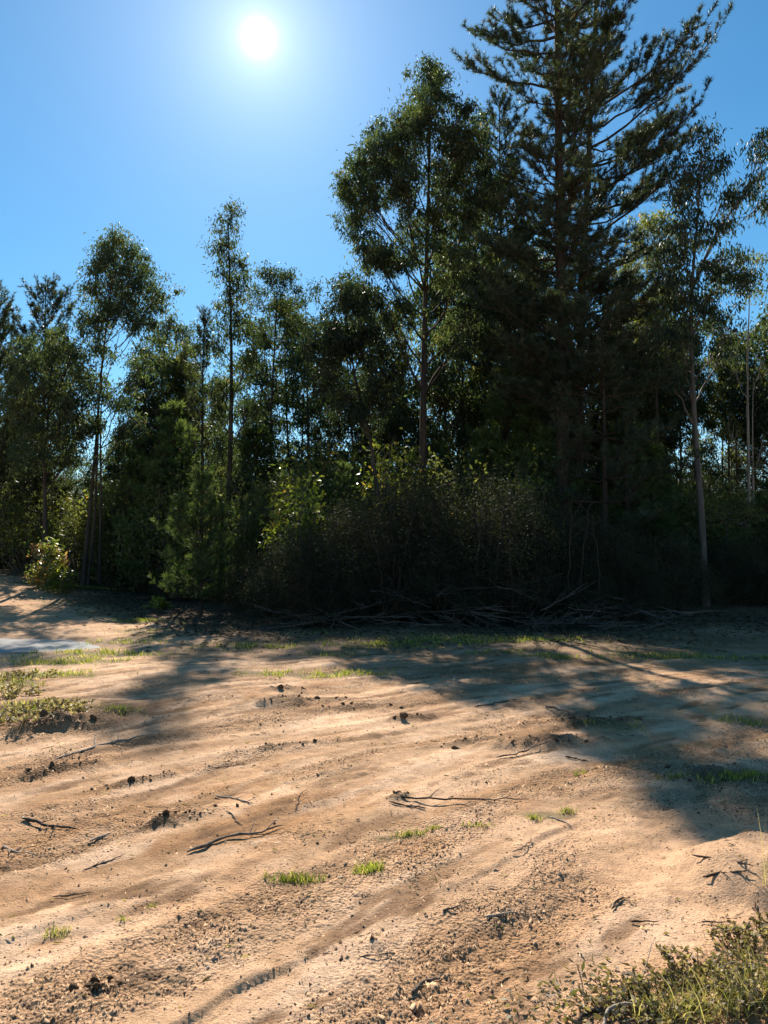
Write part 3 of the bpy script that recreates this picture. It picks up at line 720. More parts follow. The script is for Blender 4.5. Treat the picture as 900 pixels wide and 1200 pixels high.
hero_euc('olive green eucalyptus rising behind the right limbs of the pines', 30, 29, [(772, 690), (770, 500), (766, 300)],
         [(770, 257, 22, 13), (746, 271, 20, 13), (790, 272, 16, 13), (760, 296, 28, 20), (736, 312, 18, 18), (786, 312, 18, 22), (770, 352, 28, 28), (745, 382, 28, 28), (775, 425, 22, 30)], .11, ('bark_dark', 'euc_pale'), dens=.85)
hero_pine('dark pine with several upright leaders at the far end of the dirt road', 15, 31, [(48, 680), (50, 500), (54, 335)],
          [(335, 10, 10), (370, 34, 34), (420, 46, 46), (480, 55, 50), (560, 55, 50)], .12, 600, elev=(12, 52), whorl=.5, mats=('bark_pine', 'pine'))
hero_pine('dark pine at the end of the stand past the leaning road trees', 16, 30, [(-12, 680), (-10, 500), (-8, 345)],
          [(345, 14, 14), (380, 36, 36), (450, 45, 45), (520, 55, 50), (600, 55, 50)], .12, 620, elev=(12, 66), whorl=.5)
hero_pine('slender pine with thin upright shoots left of the columnar eucalyptus', 17, 27, [(236, 710), (237, 500), (239, 372)],
          [(372, 8, 8), (400, 30, 24), (430, 34, 28), (480, 38, 34), (560, 42, 38), (620, 40, 38)], .09, 640, elev=(14, 80), whorl=.7, per_whorl=4, dens=.45, bare=.4, kneed=12)
hero_pine('bushy bluish pine beyond the pale twin stems', 18, 31, [(908, 690), (908, 520), (906, 375)],
          [(375, 8, 8), (420, 26, 26), (480, 36, 36), (560, 42, 42), (640, 42, 42)], .10, 650, elev=(8, 50), whorl=.45)
hero_pine('young bright green pine with soft low branches at the forest edge', 19, 19.5, [(236, 718), (236, 650), (238, 560)],
          [(560, 8, 8), (590, 22, 22), (620, 40, 34), (650, 50, 42), (690, 46, 40)], .045, 700, elev=(4, 50), whorl=.26, per_whorl=5, mats=('bark_pine', 'pine_young'), needle=(.16, .012), kneed=20)

# ------------------------------------------------------------------ look-alike trees deeper in the stand
def generic_euc(seed, H, R, crown_from=.42, r0=.085, dens=.8, **kw):
    rng = np.random.default_rng(seed); bl = []
    n = 15
    for k in range(n):
        f = (k + rng.random()) / n; z = H * (crown_from + (1 - crown_from) * f * .97)
        prof = math.sin(min(1, .25 + .75 * f) * math.pi) ** .6 * (1 - .55 * f)
        az = k * 2.4 + rng.normal(0, .4); rd = R * prof * rng.uniform(.25, .95)
        s = R * (.34 + .22 * prof) * rng.uniform(.75, 1.15)
        bl.append((math.cos(az) * rd, math.sin(az) * rd, z, s, s, s * .85))
    tr = [np.zeros(3), np.array([rng.normal(0, .12), rng.normal(0, .12), H * .4]), np.array([rng.normal(0, .2), rng.normal(0, .2), H * .97])]
    return eucalyptus(rng, tr, bl, r0, dens=dens, leaf=(.20, .058), per=44, rc=.3, **kw)
def generic_pine(seed, H, R, low=.22, **kw):
    rng = np.random.default_rng(seed)
    return pine(rng, [np.zeros(3), np.array([.1, 0, H * .5]), np.array([0, .1, H])], .11, lambda z, a: R * np.interp(z / H, [0, .25, .6, 1], [.9, 1, .7, .08]), H * low, whorl=.5, per_whorl=5, elev=(5, 45), needle=(.20, .022), kneed=14, step=.14, **kw)

PROTO = {}
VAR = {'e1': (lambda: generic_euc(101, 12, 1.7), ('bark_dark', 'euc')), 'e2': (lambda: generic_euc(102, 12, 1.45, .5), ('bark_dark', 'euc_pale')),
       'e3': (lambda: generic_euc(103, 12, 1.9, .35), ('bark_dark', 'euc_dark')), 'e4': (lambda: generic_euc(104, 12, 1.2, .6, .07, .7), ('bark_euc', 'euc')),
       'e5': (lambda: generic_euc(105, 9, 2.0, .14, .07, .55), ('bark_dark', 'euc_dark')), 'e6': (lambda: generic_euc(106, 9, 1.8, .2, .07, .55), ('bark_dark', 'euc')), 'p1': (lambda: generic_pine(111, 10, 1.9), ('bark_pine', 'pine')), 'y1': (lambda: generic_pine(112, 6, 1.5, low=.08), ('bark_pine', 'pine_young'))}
VH = {'e5': 9, 'e6': 9, 'y1': 6, 'e1': 12, 'e2': 12, 'e3': 12, 'e4': 12, 'p1': 10}
def stand_tree(var, px, top_py, D, label, group):
    base = ground_at(px, D); h = at(px, top_py, D)[2] - base[2]; s = h / VH[var]
    sx = s * random.uniform(.9, 1.15)
    rz = random.uniform(0, 6.28); loc = base - np.array([0, 0, .05])
    if var not in PROTO:
        b, w = VAR[var]; me = b()
        t = thing('pine_tree' if var[0] in 'py' else 'eucalyptus_tree', label, 'tree', loc, group, rz, (sx, sx, s))
        put('trunk', me[0], M[w[0]], t); put('crown', me[1], M[w[1]], t); PROTO[var] = t
        return t
    return dup(PROTO[var], loc, label, group, rz, (sx, sx, s))
random.seed(5)
LG = 'slender eucalyptus trees deep in the stand'
LBL = 'slender eucalyptus with thin dark trunk deep in the stand behind the front trees'
for var, px, ty, D in [('e1', 166, 400, 32), ('e2', 205, 400, 33), ('e4', 225, 425, 35), ('e1', 20, 430, 34), 
                       ('e4', 300, 370, 36), ('e4', 412, 330, 33), ('e2', 470, 380, 33), ('e1', 520, 270, 31), ('e4', 545, 240, 32),
                       ('e2', 566, 290, 34), ('e1', 612, 250, 31), ('e4', 632, 300, 33), ('e3', 740, 330, 33), ('e4', 756, 350, 35), ('e4', 783, 340, 34),
                       ('e4', 800, 370, 36), ('e2', 858, 390, 35), ('e1', 935, 300, 30), ('e3', 970, 260, 27), ('e1', -45, 380, 33), ('e4', 440, 400, 37),
                       ('e4', 765, 380, 38), ('e4', 795, 400, 33), ('e4', 818, 380, 34), ('e4', 850, 370, 36), ('e4', 868, 400, 31), ('e4', 890, 380, 33), ('e4', 745, 390, 30), ('e4', 778, 410, 31), ('e4', 335, 350, 37), ('e4', 352, 370, 35), ('e4', 215, 380, 37), ('e4', 190, 370, 36), ('e4', 385, 400, 38), ('e2', 255, 440, 38), ('e1', 590, 340, 38), ('e3', 700, 320, 34)]:
    stand_tree(var, px, ty, D, LBL, LG)
FG = 'leafy eucalyptus trees filling the stand'; FL = 'leafy low branching eucalyptus filling the stand behind the front trees'
for k, (px, ty, D) in enumerate([(15, 470, 35), (40, 500, 33), (140, 470, 35), (172, 450, 33), (198, 440, 31), (228, 480, 33), (262, 470, 34), (290, 430, 32), (308, 450, 34), (338, 455, 36), (352, 480, 33), (212, 470, 36), (155, 500, 33), (372, 450, 33), (398, 430, 30), (430, 460, 31),
                                 (458, 420, 34), (482, 470, 30), (515, 400, 33), (540, 440, 30), (562, 400, 35), (588, 440, 32), (618, 400, 34), (645, 420, 30), (668, 380, 32), (722, 420, 34), (782, 460, 32), (75, 530, 34), (105, 520, 35), (836, 500, 31), (925, 470, 31), (-25, 450, 34)]):
    stand_tree(('e5', 'e6')[k % 2], px, ty + (40 if 180 < px < 360 else 20), D, FL, FG)
PG = 'pines deep in the stand'; PL = 'dark conical pine deep in the stand behind the front trees'
for px, ty, D in [(188, 470, 31), (425, 480, 34), (610, 410, 30), (645, 380, 33), (735, 400, 31), (5, 480, 37), (285, 500, 35), (555, 480, 33), (860, 520, 36), (815, 500, 37)]:
    stand_tree('p1', px, ty, D, PL, PG)

# ------------------------------------------------------------------ understorey
def place_shrub(name, proto_key, builder, mats, loc, label, group=None, rz=0, s=1.0):
    if proto_key not in PROTO:
        me = builder(); t = thing(name, label, 'shrub', loc, group, rz, s)
        put('stem', me[0], M[mats[0]], t); put('foliage', me[1], M[mats[1]], t); PROTO[proto_key] = t; return t
    return dup(PROTO[proto_key], loc, label, group, rz, s)
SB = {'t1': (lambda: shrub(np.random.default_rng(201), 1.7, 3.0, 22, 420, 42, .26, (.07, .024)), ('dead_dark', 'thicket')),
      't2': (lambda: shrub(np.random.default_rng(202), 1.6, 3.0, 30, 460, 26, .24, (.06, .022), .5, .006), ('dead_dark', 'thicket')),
      'k1': (lambda: shrub(np.random.default_rng(203), 2.4, 5.0, 20, 420, 44, .42, (.12, .045), .45), ('dead_dark', 'euc_dark')),
      'g1': (lambda: shrub(np.random.default_rng(204), 1.2, 2.0, 16, 200, 34, .2, (.085, .035), .5), ('dead', 'euc_pale'))}
def shr(key, px, top_py, D, label, group=None, wide=1.0, h0=3.0):
    base = ground_at(px, D); h = at(px, top_py, D)[2] - base[2]
    s = h / h0
    return place_shrub('shrub', key, SB[key][0], SB[key][1], base - np.array([0, 0, .04]), label, group, random.uniform(0, 6.28), (s * wide, s * wide, s))
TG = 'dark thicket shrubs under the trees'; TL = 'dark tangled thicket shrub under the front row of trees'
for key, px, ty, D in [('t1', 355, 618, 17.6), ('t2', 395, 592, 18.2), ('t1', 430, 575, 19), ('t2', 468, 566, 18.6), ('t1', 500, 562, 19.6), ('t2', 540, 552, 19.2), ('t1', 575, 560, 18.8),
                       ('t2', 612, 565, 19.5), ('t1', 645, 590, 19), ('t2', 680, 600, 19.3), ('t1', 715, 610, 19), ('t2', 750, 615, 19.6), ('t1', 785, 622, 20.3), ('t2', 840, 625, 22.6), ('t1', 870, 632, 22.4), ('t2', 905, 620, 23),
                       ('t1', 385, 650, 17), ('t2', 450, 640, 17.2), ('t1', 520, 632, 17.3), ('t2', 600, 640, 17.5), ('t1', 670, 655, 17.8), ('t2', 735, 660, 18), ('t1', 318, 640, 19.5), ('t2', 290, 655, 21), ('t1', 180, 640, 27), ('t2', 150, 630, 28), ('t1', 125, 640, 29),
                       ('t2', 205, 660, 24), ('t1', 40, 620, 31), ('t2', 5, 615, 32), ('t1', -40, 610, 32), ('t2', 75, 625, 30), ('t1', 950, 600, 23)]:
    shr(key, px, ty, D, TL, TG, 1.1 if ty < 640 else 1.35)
BG = 'tall bushes closing the view behind the stand'; BL = 'tall dense bush closing the view behind the tree trunks'
for k in range(24):
    px = -60 + k * 44 + random.uniform(-12, 12)
    shr('k1', px, random.uniform(520, 585), random.uniform(38, 46), BL, BG, 1.0, 5.0)
MG = 'leafy undergrowth between the trunks'; ML = 'leafy olive undergrowth shrub between the tree trunks'
for px, ty, D in [(165, 560, 29), (190, 540, 30), (215, 555, 26), (300, 545, 25), (322, 560, 27), (275, 560, 29), (385, 530, 25), (410, 515, 27), (520, 520, 26), (550, 530, 24), (590, 540, 25), (30, 560, 30), (835, 560, 26), (800, 570, 28), (760, 575, 27), (900, 570, 27), (475, 530, 28), (345, 560, 24), (240, 540, 31)]:
    shr('g1', px, ty, D, ML, MG, random.uniform(.8, 1.1), 2.0)
YG = 'half grown pines under the taller trees'; YL = 'half grown pine with soft grey green needles under the taller trees'
for px, ty, D in [(205, 470, 27.5), (185, 520, 26), (160, 510, 30), (300, 480, 29), (370, 520, 27), (595, 430, 26), (625, 470, 25), (570, 500, 24.5), (735, 470, 24), (765, 500, 26), (640, 500, 22.5), (900, 560, 25), (400, 540, 23), (505, 500, 27)]:
    stand_tree('y1', px, ty, D, YL, YG)
# shrubs with a look of their own
def own_shrub(name, label, px, top_py, D, w, mats, seed, **kw):
    base = ground_at(px, D); h = at(px, top_py, D)[2] - base[2]
    me = shrub(np.random.default_rng(seed), w, h, **kw)
    t = thing(name, label, 'shrub', base - np.array([0, 0, .03]))
    put('stem', me[0], M[mats[0]], t); put('foliage', me[1], M[mats[1]], t); return t
own_shrub('shrub', 'small shrub with reddish and green leaves at the road edge', 57, 632, 24.5, .62, ('dead', 'red_shrub'), 301, nstem=12, nclus=75, per=20, rc=.16, leaf=(.15, .065), squash=.5, base_fill=.2)
own_shrub('shrub', 'low yellow green shrub at the foot of the twin stemmed eucalyptus', 74, 660, 23.8, .40, ('dead', 'broad'), 302, nstem=8, nclus=40, per=18, rc=.13, leaf=(.12, .05))
own_shrub('shrub', 'sunlit shrub with large yellow leaves beside the dark thicket', 352, 545, 20.3, .95, ('dead', 'broad'), 303, nstem=14, nclus=150, per=14, rc=.2, leaf=(.15, .07), squash=.4, upright=True)
own_shrub('shrub', 'yellow green leafy shrub poking above the thicket near the bare trunk', 445, 500, 22.5, .7, ('dead', 'broad'), 304, nstem=10, nclus=70, per=12, rc=.2, leaf=(.15, .06), squash=.3, upright=True)
own_shrub('shrub', 'bright green leafy shoots in the thicket left of the thick pine trunk', 622, 522, 20.4, .5, ('dead', 'broad'), 305, nstem=8, nclus=45, per=12, rc=.15, leaf=(.13, .055), squash=.3, upright=True)
own_shrub('shrub', 'lit olive shrub below the pale twin stems', 868, 582, 24.5, 1.2, ('dead', 'euc_pale'), 306, nstem=14, nclus=150, per=26, rc=.2, leaf=(.10, .04), squash=.45)
own_shrub('shrub', 'green leafy bush between the road eucalyptus and the young pine', 128, 585, 27.8, .9, ('dead', 'euc_pale'), 307, nstem=14, nclus=110, per=24, rc=.22, leaf=(.13, .05), squash=.4)
own_shrub('shrub', 'pale green bush behind the reddish roadside shrub', 88, 580, 28.5, .8, ('dead', 'euc_pale'), 308, nstem=14, nclus=90, per=24, rc=.22, leaf=(.13, .05), squash=.4)

# ------------------------------------------------------------------ thin saplings standing in the thicket
def sapling(px, py0, py1, D, lean, seed):
    rng = np.random.default_rng(seed); base = ground_at(px, D); h = at(px, py1, D)[2] - base[2]
    g = Geo(); e = np.array([lean, rng.normal(0, .1), h])
    p = bez(np.zeros(3), np.array([lean * .1 + rng.normal(0, .1), 0, h * .5]), e, 12); p[1:] += rng.normal(0, .02, (11, 3))
    g.tubes(p, np.linspace(.022, .006, 12), 6)
    for k in range(4):
        i0 = rng.integers(5, 11); d = rng.normal(size=3) * .35; d[2] = abs(d[2]) + .2
        g.tubes(bez(p[i0], p[i0] + d * .5 + rng.normal(0, .05, 3), p[i0] + d * rng.uniform(.8, 1.8), 5), np.linspace(.010, .003, 5), 4)
    o = put('dead_sapling', g.mesh('dead_sapling', True), M['dead_dark'], loc=base - np.array([0, 0, .05]))
    tag(o, 'thin bare sapling standing in front of the dark thicket', 'sapling', 'bare saplings in the thicket')
for k, (px, ty, D, ln) in enumerate([(583, 560, 17.0, .3), (602, 600, 16.8, -.15), (560, 590, 17.1, .1), (665, 575, 17.2, .15), (680, 585, 17.4, .3), (697, 600, 17.3, -.05), (455, 600, 16.9, -.5)]):
    sapling(px, 0, ty, D, ln, 400 + k)

# ------------------------------------------------------------------ fallen wood
def branch_mesh(rng, L, r, forks=3, bend=.12, k=6, arch=0.0, flat=False):
    g = Geo(); n = 12; s = np.linspace(0, 1, n)
    p = np.zeros((n, 3)); p[:, 0] = (s - .5) * L
    ph = rng.random(3) * 6.28
    p[:, 1] = bend * L * (.5 * np.sin(s * 4 + ph[0]) + .25 * np.sin(s * 9 + ph[1])); p[:, 2] = r * .7 + arch * np.sin(s * math.pi)
    p[1:-1] += rng.normal(0, .014 * L, (n - 2, 3)) * np.array([1, 1, .3])
    R = r * (1 - .55 * s) * (1 + .15 * rng.normal(size=n)); R[0] = r * .35; R[-1] = r * .12
    g.tubes(p, R, k)
    for f in range(forks):
        i0 = rng.integers(3, 10); d = np.array([rng.uniform(.3, 1), rng.choice([-1, 1]) * rng.uniform(.3, .9), 0 if flat else rng.uniform(-.05, .35)]) * L * rng.uniform(.15, .35)
        q = bez(p[i0], p[i0] + d * .5 + rng.normal(0, .02 * L, 3) * np.array([1, 1, .3]), p[i0] + d, 6); q[:, 2] = np.maximum(q[:, 2], r * .3)
        g.tubes(q, np.linspace(R[i0] * .7, r * .1, 6), max(4, k - 1))
    return g.mesh('branch', True)
def lay(o, a, b):
    m_ = (a + b) / 2; d = b - a
    o.location = (m_[0], m_[1], max((a[2] + b[2]) / 2, hz(m_[0], m_[1]) - .012 * (np.linalg.norm(d) > .1)) + .004)
    o.rotation_euler = (0, -math.atan2(d[2], math.hypot(d[0], d[1])), math.atan2(d[1], d[0]))
STICKS = [ # x0,y0,x1,y1, radius, forks, material, label
    (28, 960, 88, 976, .013, 3, 'dead_dark', 'dark forked stick lying on the bare soil by the left rut'),
    (218, 1000, 332, 968, .013, 2, 'dead', 'long crooked root lying on pale soil, thick dark end'),
    (250, 934, 300, 942, .010, 2, 'dead_pale', 'short pale broken twig above the crooked root'),
    (0, 994, 44, 1004, .011, 1, 'dead_pale', 'bleached twig by the left soil rut'),
    (264, 952, 288, 974, .006, 1, 'dead', 'small thin twig touching the crooked root'),
    (60, 890, 182, 862, .016, 3, 'dead_pale', 'long weathered branch with a pale tip below the weedy mound'),
    (460, 938, 618, 936, .010, 3, 'dead_dark', 'long thin dark branch lying across the middle of the tracks'),
    (455, 942, 500, 948, .009, 2, 'dead_dark', 'dark twisted twig beside the long thin branch'),
    (642, 958, 670, 970, .009, 1, 'dead_pale', 'short bleached stick near small green shoots'),
    (528, 792, 546, 803, .016, 2, 'dead_pale', 'bleached forked stick at the edge of the shade'),
    (556, 829, 608, 820, .014, 1, 'dead', 'straight brown stick at the edge of the shade'),
    (640, 828, 672, 846, .016, 1, 'dead', 'grey curved branch beside a soil lump'),
    (662, 888, 690, 893, .010, 2, 'dead_dark', 'small dark forked twig right of the large soil lump'),
    (585, 890, 640, 868, .010, 3, 'dead', 'thin roots sticking out of the large soil lump'),
    (96, 1020, 150, 1003, .006, 1, 'dead', 'thin curved twig on smooth sand by the left rut'),
    (62, 1052, 110, 1048, .005, 1, 'dead_dark', 'thin dark straw lying above the tiny green sprouts'),
    (482, 1166, 518, 1144, .011, 0, 'dead', 'curled strip of bark on the trampled soil'),
    (738, 1081, 772, 1082, .006, 0, 'dead_dark', 'short dark straight twig near the weedy bank'),
    (822, 1083, 858, 1081, .005, 0, 'dead', 'short brown twig touching the weeds on the bank'),
    (520, 1070, 540, 1062, .008, 1, 'dead', 'small curved piece of bark in the trampled soil'),
    (570, 1078, 602, 1070, .009, 1, 'dead_pale', 'small pale twig in the trampled soil'),
    (812, 1008, 884, 1020, .009, 1, 'dead_dark', 'dark root curving over the smooth sand hump'),
    (824, 1032, 880, 1024, .009, 2, 'dead_dark', 'second dark root low on the smooth sand hump'),
    (106, 988, 130, 978, .012, 0, 'dead_pale', 'pale flat splinter of wood on the left track'),
    (718, 1068, 728, 1052, .009, 1, 'dead_dark', 'dark curled leaf stalk on the trampled soil'),
    (420, 1122, 476, 1118, .004, 1, 'dead', 'thin straw lying on trampled soil'),
    (240, 903, 290, 895, .006, 2, 'dead', 'thin brown twig in the middle of the pale track'),
    (600, 1000, 625, 985, .005, 1, 'dead', 'fine twig beside the rut edge'),
    (345, 950, 360, 925, .006, 1, 'dead_dark', 'short dark twig above the green tufts'),
    (160, 704, 222, 703, .085, 0, 'dead_dark', 'thick dark log lying at the forest edge near the young pine'),
    (210, 730, 265, 722, .02, 3, 'dead', 'grey branch lying in front of the dark log'),
    (560, 737, 612, 722, .035, 2, 'dead', 'thick grey branch lying before the thicket'),
    (622, 722, 652, 706, .03, 0, 'dead_pale', 'pale split plank of wood leaning in the brush'),
    (712, 727, 765, 722, .03, 1, 'dead', 'arched grey branch near the smooth grey trunk'),
    (395, 735, 405, 702, .02, 1, 'dead_pale', 'pale stick standing aslant before the thicket'),
    (800, 722, 850, 716, .03, 2, 'dead', 'grey branch lying at the foot of the smooth grey trunk')]
for k, (x0, y0, x1, y1, r, fk, mt, lb) in enumerate(STICKS):
    rng = np.random.default_rng(500 + k)
    a, b = gp(x0, y0), gp(x1, y1); L = float(np.linalg.norm(b - a))
    if L > 3.5:
        dd = (b - a) / L; L = 2.4; m_ = (a + b) / 2; a, b = m_ - dd * L / 2, m_ + dd * L / 2; a[2] = hz(a[0], a[1]); b[2] = hz(b[0], b[1])
    o = put('log' if 'log' in lb.split() else 'fallen_branch' if r > .011 else 'twig', branch_mesh(rng, L, r * (.75 if r < .02 else 1), fk + (1 if 0 < r < .02 else 0), .03 if 'log' in lb or 'straight' in lb else .09, 8 if r > .03 else 6, arch=.25 if 'arched' in lb else 0), M[mt])
    lay(o, a, b); tag(o, lb, 'log' if 'log' in lb.split() else 'branch' if r > .011 else 'twig')
    if 'aslant' in lb: o.rotation_euler = (0, -1.1, 1.0); o.location = (a[0], a[1], a[2] + .45)
    if 'leaning' in lb: o.rotation_euler[1] -= .35; o.location[2] += .22
# heap of cut branches in front of the thicket
rng = np.random.default_rng(77); protos = [branch_mesh(np.random.default_rng(600 + k), 1.9, .020, 11, .10, 5) for k in range(5)]
for k in range(80):
    px = rng.uniform(340, 790); D = rng.uniform(15.9, 17.8); b = ground_at(px, D)
    up = rng.random() ** 1.3 * 1.0 * sstep(15.6, 17.0, D) * math.sin(np.clip((px - 320) / 480, 0, 1) * math.pi) + .05
    o = put('cut_branch', protos[k % 5], M['heap'])
    o.location = (b[0], b[1], b[2] + up); s = rng.uniform(.6, 1.25); o.scale = (s, s, s)
    o.rotation_euler = (rng.uniform(-.5, .5), rng.uniform(-.35, .35), rng.uniform(0, 6.28))
    tag(o, 'grey cut branch in the heap of brush below the thicket', 'branch', 'cut branches heaped before the thicket')

# ------------------------------------------------------------------ lumps of soil, clods, litter
def clod_mesh(rng, n=7, m=10):
    V = []; 
    for i_ in range(n):
        for j_ in range(m):
            a = math.pi * (i_ + .5) / n; b = 2 * math.pi * j_ / m
            V.append((math.sin(a) * math.cos(b), math.sin(a) * math.sin(b), math.cos(a)))
    V = np.array(V)
    V *= (1 + .5 * fbm(V[:, 0] * 2.3 + rng.random() * 50, V[:, 1] * 1.7 + V[:, 2] * 2.1, 3, 5))[:, None]
    Q = [(i_ * m + j_, (i_ + 1) * m + j_, (i_ + 1) * m + (j_ + 1) % m, i_ * m + (j_ + 1) % m) for i_ in range(n - 1) for j_ in range(m)]
    V = np.vstack([V, [[0, 0, .98], [0, 0, -.98]]]); a = len(V) - 2
    Tt = [(a, j_, (j_ + 1) % m) for j_ in range(m)] + [(a + 1, (n - 1) * m + (j_ + 1) % m, (n - 1) * m + j_) for j_ in range(m)]
    return make_mesh('clod', V, [np.array(Q), np.array(Tt)], {'tint': rng.random(len(V))}, False)
cl = [clod_mesh(np.random.default_rng(700 + k)) for k in range(6)]
rng = np.random.default_rng(78); kk = 0
for (cx, cy), L, W, h, a in LUMPS:
    for k in range(int(6 + 14 * L)):
        p = rng.normal(0, .45) * L; q = rng.normal(0, .5) * W
        x = cx + p * math.cos(a) - q * math.sin(a); y = cy + p * math.sin(a) + q * math.cos(a)
        s = rng.lognormal(-4.8, .5) * (1 + 3 * h)
        o = put('soil_clod', cl[kk % 6], M['clod'], loc=(x, y, hz(x, y) + s * .25)); kk += 1
        o.scale = (s * rng.uniform(.8, 1.7), s, s * rng.uniform(.45, .8)); o.rotation_euler = (rng.random(), rng.random(), rng.random() * 6)
        tag(o, 'crumbly brown clod of soil on a lump thrown up by wheels', 'clod', 'soil clods on the wheel lumps')

def scatter_pts(rng, n, y0, y1, power=1.6, wide=.62):
    y = y0 + (y1 - y0) * rng.random(n) ** power; x = y * rng.uniform(-wide, wide, n); return x, y
# crumbs of soil and bark too many to count
rng = np.random.default_rng(79); g = Geo()
x, y = scatter_pts(rng, 260000, 2.2, 13, 1.15)
u, v = track_uv(x, y); dens = (rough_band(x, y, u, v) * .9 + .09 + .8 * lump_mask(x, y)[0]) * sstep(-.45, .55, fbm(x * 2.6, y * 2.6, 3, 58))
keep = rng.random(len(x)) < dens; x, y = x[keep], y[keep]; z = terrain(x, y); n = len(x)
s = rng.lognormal(-5.6, .55, n).clip(.0016, .013) * (1 + .7 * (rng.random(n) < .08) * sstep(4, 7, y) * rng.random(n) * 2.2)
ang = rng.random((n, 1)) * 6.28 + np.arange(4)[None] * math.pi / 2 + rng.normal(0, .3, (n, 4)); rr_ = s[:, None] * rng.uniform(.6, 1.4, (n, 4))
V = np.zeros((n, 5, 3)); V[:, :4, 0] = x[:, None] + rr_ * np.cos(ang); V[:, :4, 1] = y[:, None] + rr_ * np.sin(ang); V[:, :4, 2] = (z - s * .25)[:, None]
V[:, 4] = np.stack([x + rng.normal(0, .35, n) * s, y + rng.normal(0, .35, n) * s, z + s * rng.uniform(.5, 1.2, n)], 1)
of = np.array([(0, 1, 4), (1, 2, 4), (2, 3, 4), (3, 0, 4)])
g.add(V.reshape(-1, 3), (np.arange(n)[:, None, None] * 5 + of[None]).reshape(-1, 3), np.repeat(rng.random(n), 5))
o = put('soil_crumbs', g.mesh('soil_crumbs'), M['crumb']); o['kind'] = 'stuff'; tag(o, 'scattered crumbs of dark soil over the sandy tracks', 'soil crumbs')
# twiglets and leaf scraps
g = Geo(); x, y = scatter_pts(rng, 7000, 2.3, 14, 1.1); kp = rng.random(7000) < sstep(.0, .8, fbm(x * 1.3, y * 1.3, 3, 59)); x, y = x[kp], y[kp]; n = len(x); z = terrain(x, y) + .004
a = rng.random(n) * 6.28; L = rng.lognormal(-3.3, .6, n).clip(.012, .25); d = np.stack([np.cos(a), np.sin(a), rng.normal(0, .08, n)], 1)
p0 = np.stack([x, y, z], 1); mid = p0 + d * (L * .5)[:, None] + rng.normal(0, .004, (n, 3)); p1 = p0 + d * L[:, None]
p1[:, 2] = terrain(p1[:, 0], p1[:, 1]) + .005
g.tubes(np.stack([p0, mid, p1], 1), np.tile([.0013, .0017, .0008], (n, 1)) * rng.lognormal(0, .4, (n, 1)), 4, rng.random(n))
o = put('twig_litter', g.mesh('twig_litter'), M['straw']); o['kind'] = 'stuff'; tag(o, 'fine twigs and straw scattered over the sandy ground', 'twig litter')
g = Geo(); n = 900; x, y = scatter_pts(rng, n, 2.3, 15, 1.2); z = terrain(x, y) + .006
d = np.stack([rng.normal(size=n), rng.normal(size=n), rng.normal(0, .25, n)], 1)
g.leaves(np.stack([x, y, z], 1), d, rng.uniform(.02, .06, n), rng.uniform(.006, .014, n), rng)
for px, py, sx, n in ((705, 1175, .16, 260), (745, 1150, .12, 120), (800, 1170, .2, 200), (660, 1190, .12, 80)):
    c = gp(px, py); x = c[0] + rng.normal(0, sx, n); y = c[1] + rng.normal(0, sx * .6, n); z = terrain(x, y) + rng.uniform(.003, .02, n)
    g.leaves(np.stack([x, y, z], 1), np.stack([rng.normal(size=n), rng.normal(size=n), rng.normal(0, .4, n)], 1), rng.uniform(.015, .05, n), rng.uniform(.006, .016, n), rng, rng.random(n) * .75)
# needles, leaves and bark under the trees
o = put('leaf_litter', g.mesh('leaf_litter'), M['weed']); o['kind'] = 'stuff'; tag(o, 'dry leaf scraps scattered over the bare soil and the bank', 'leaf litter')
g = Geo()
n = 11000; x = rng.uniform(-14, 15, n); y = forest_edge(x) + rng.normal(1.2, 1.6, n); z = terrain(x, y) + .015
g.leaves(np.stack([x, y, z], 1), np.stack([rng.normal(size=n), rng.normal(size=n), rng.normal(0, .3, n)], 1), rng.uniform(.06, .16, n), rng.uniform(.015, .03, n), rng)
o = put('leaf_litter', g.mesh('leaf_litter'), M['mould']); o['kind'] = 'stuff'; tag(o, 'brown fallen leaves and needles along the forest edge', 'leaf litter')

# ------------------------------------------------------------------ grass and weeds
def blades(g, rng, cx, cy, a, b, n, h, w, lean=.35, mask=True):
    d = np.clip(rng.normal(size=(n, 2)) * .5, -.9, .9); x = cx + d[:, 0] * a; y = cy + d[:, 1] * b
    if mask:
        k = perlin(x * 3.1, y * 3.1, 95) > -.12; x, y = x[k], y[k]; n = len(x)
    z = terrain(x, y) - .005; hh = h * rng.uniform(.45, 1.25, n)
    D = np.stack([rng.normal(0, lean, n), rng.normal(0, lean, n), np.ones(n)], 1); D /= np.linalg.norm(D, axis=1, keepdims=True)
    S = np.stack([rng.normal(size=n), rng.normal(size=n), np.zeros(n)], 1); S /= np.linalg.norm(S, axis=1, keepdims=True)
    P = np.stack([x, y, z], 1); W = (w * rng.uniform(.7, 1.3, n))[:, None]; H_ = hh[:, None]
    bend = np.stack([D[:, 0], D[:, 1], -.25 * np.ones(n)], 1)
    P1 = P + D * H_ * .55; P2 = P + D * H_ + bend * H_ * .35
    V = np.stack([P - S * W, P + S * W, P1 + S * W * .7, P1 - S * W * .7, P2], 1).reshape(-1, 3)
    b0 = np.arange(n)[:, None] * 5; tint = np.repeat(rng.random(n), 5)
    off = g.n
    g.add(V, b0 + np.array([[0, 1, 2, 3]]), tint); 
    g.F.setdefault(3, []).append(b0 + np.array([[3, 2, 4]]) + off)
rng = np.random.default_rng(90); g = Geo()
for (p, a, b), (px, py, _, _) in zip(GRP, GRASS):
    dist = p[1]
    if py > 935: continue
    blades(g, rng, p[0], p[1], a, b, int(1100 * a * b / (.18 + .03 * dist) + 40), .05 + .002 * dist, .0022 + .0002 * dist)
n = 2600
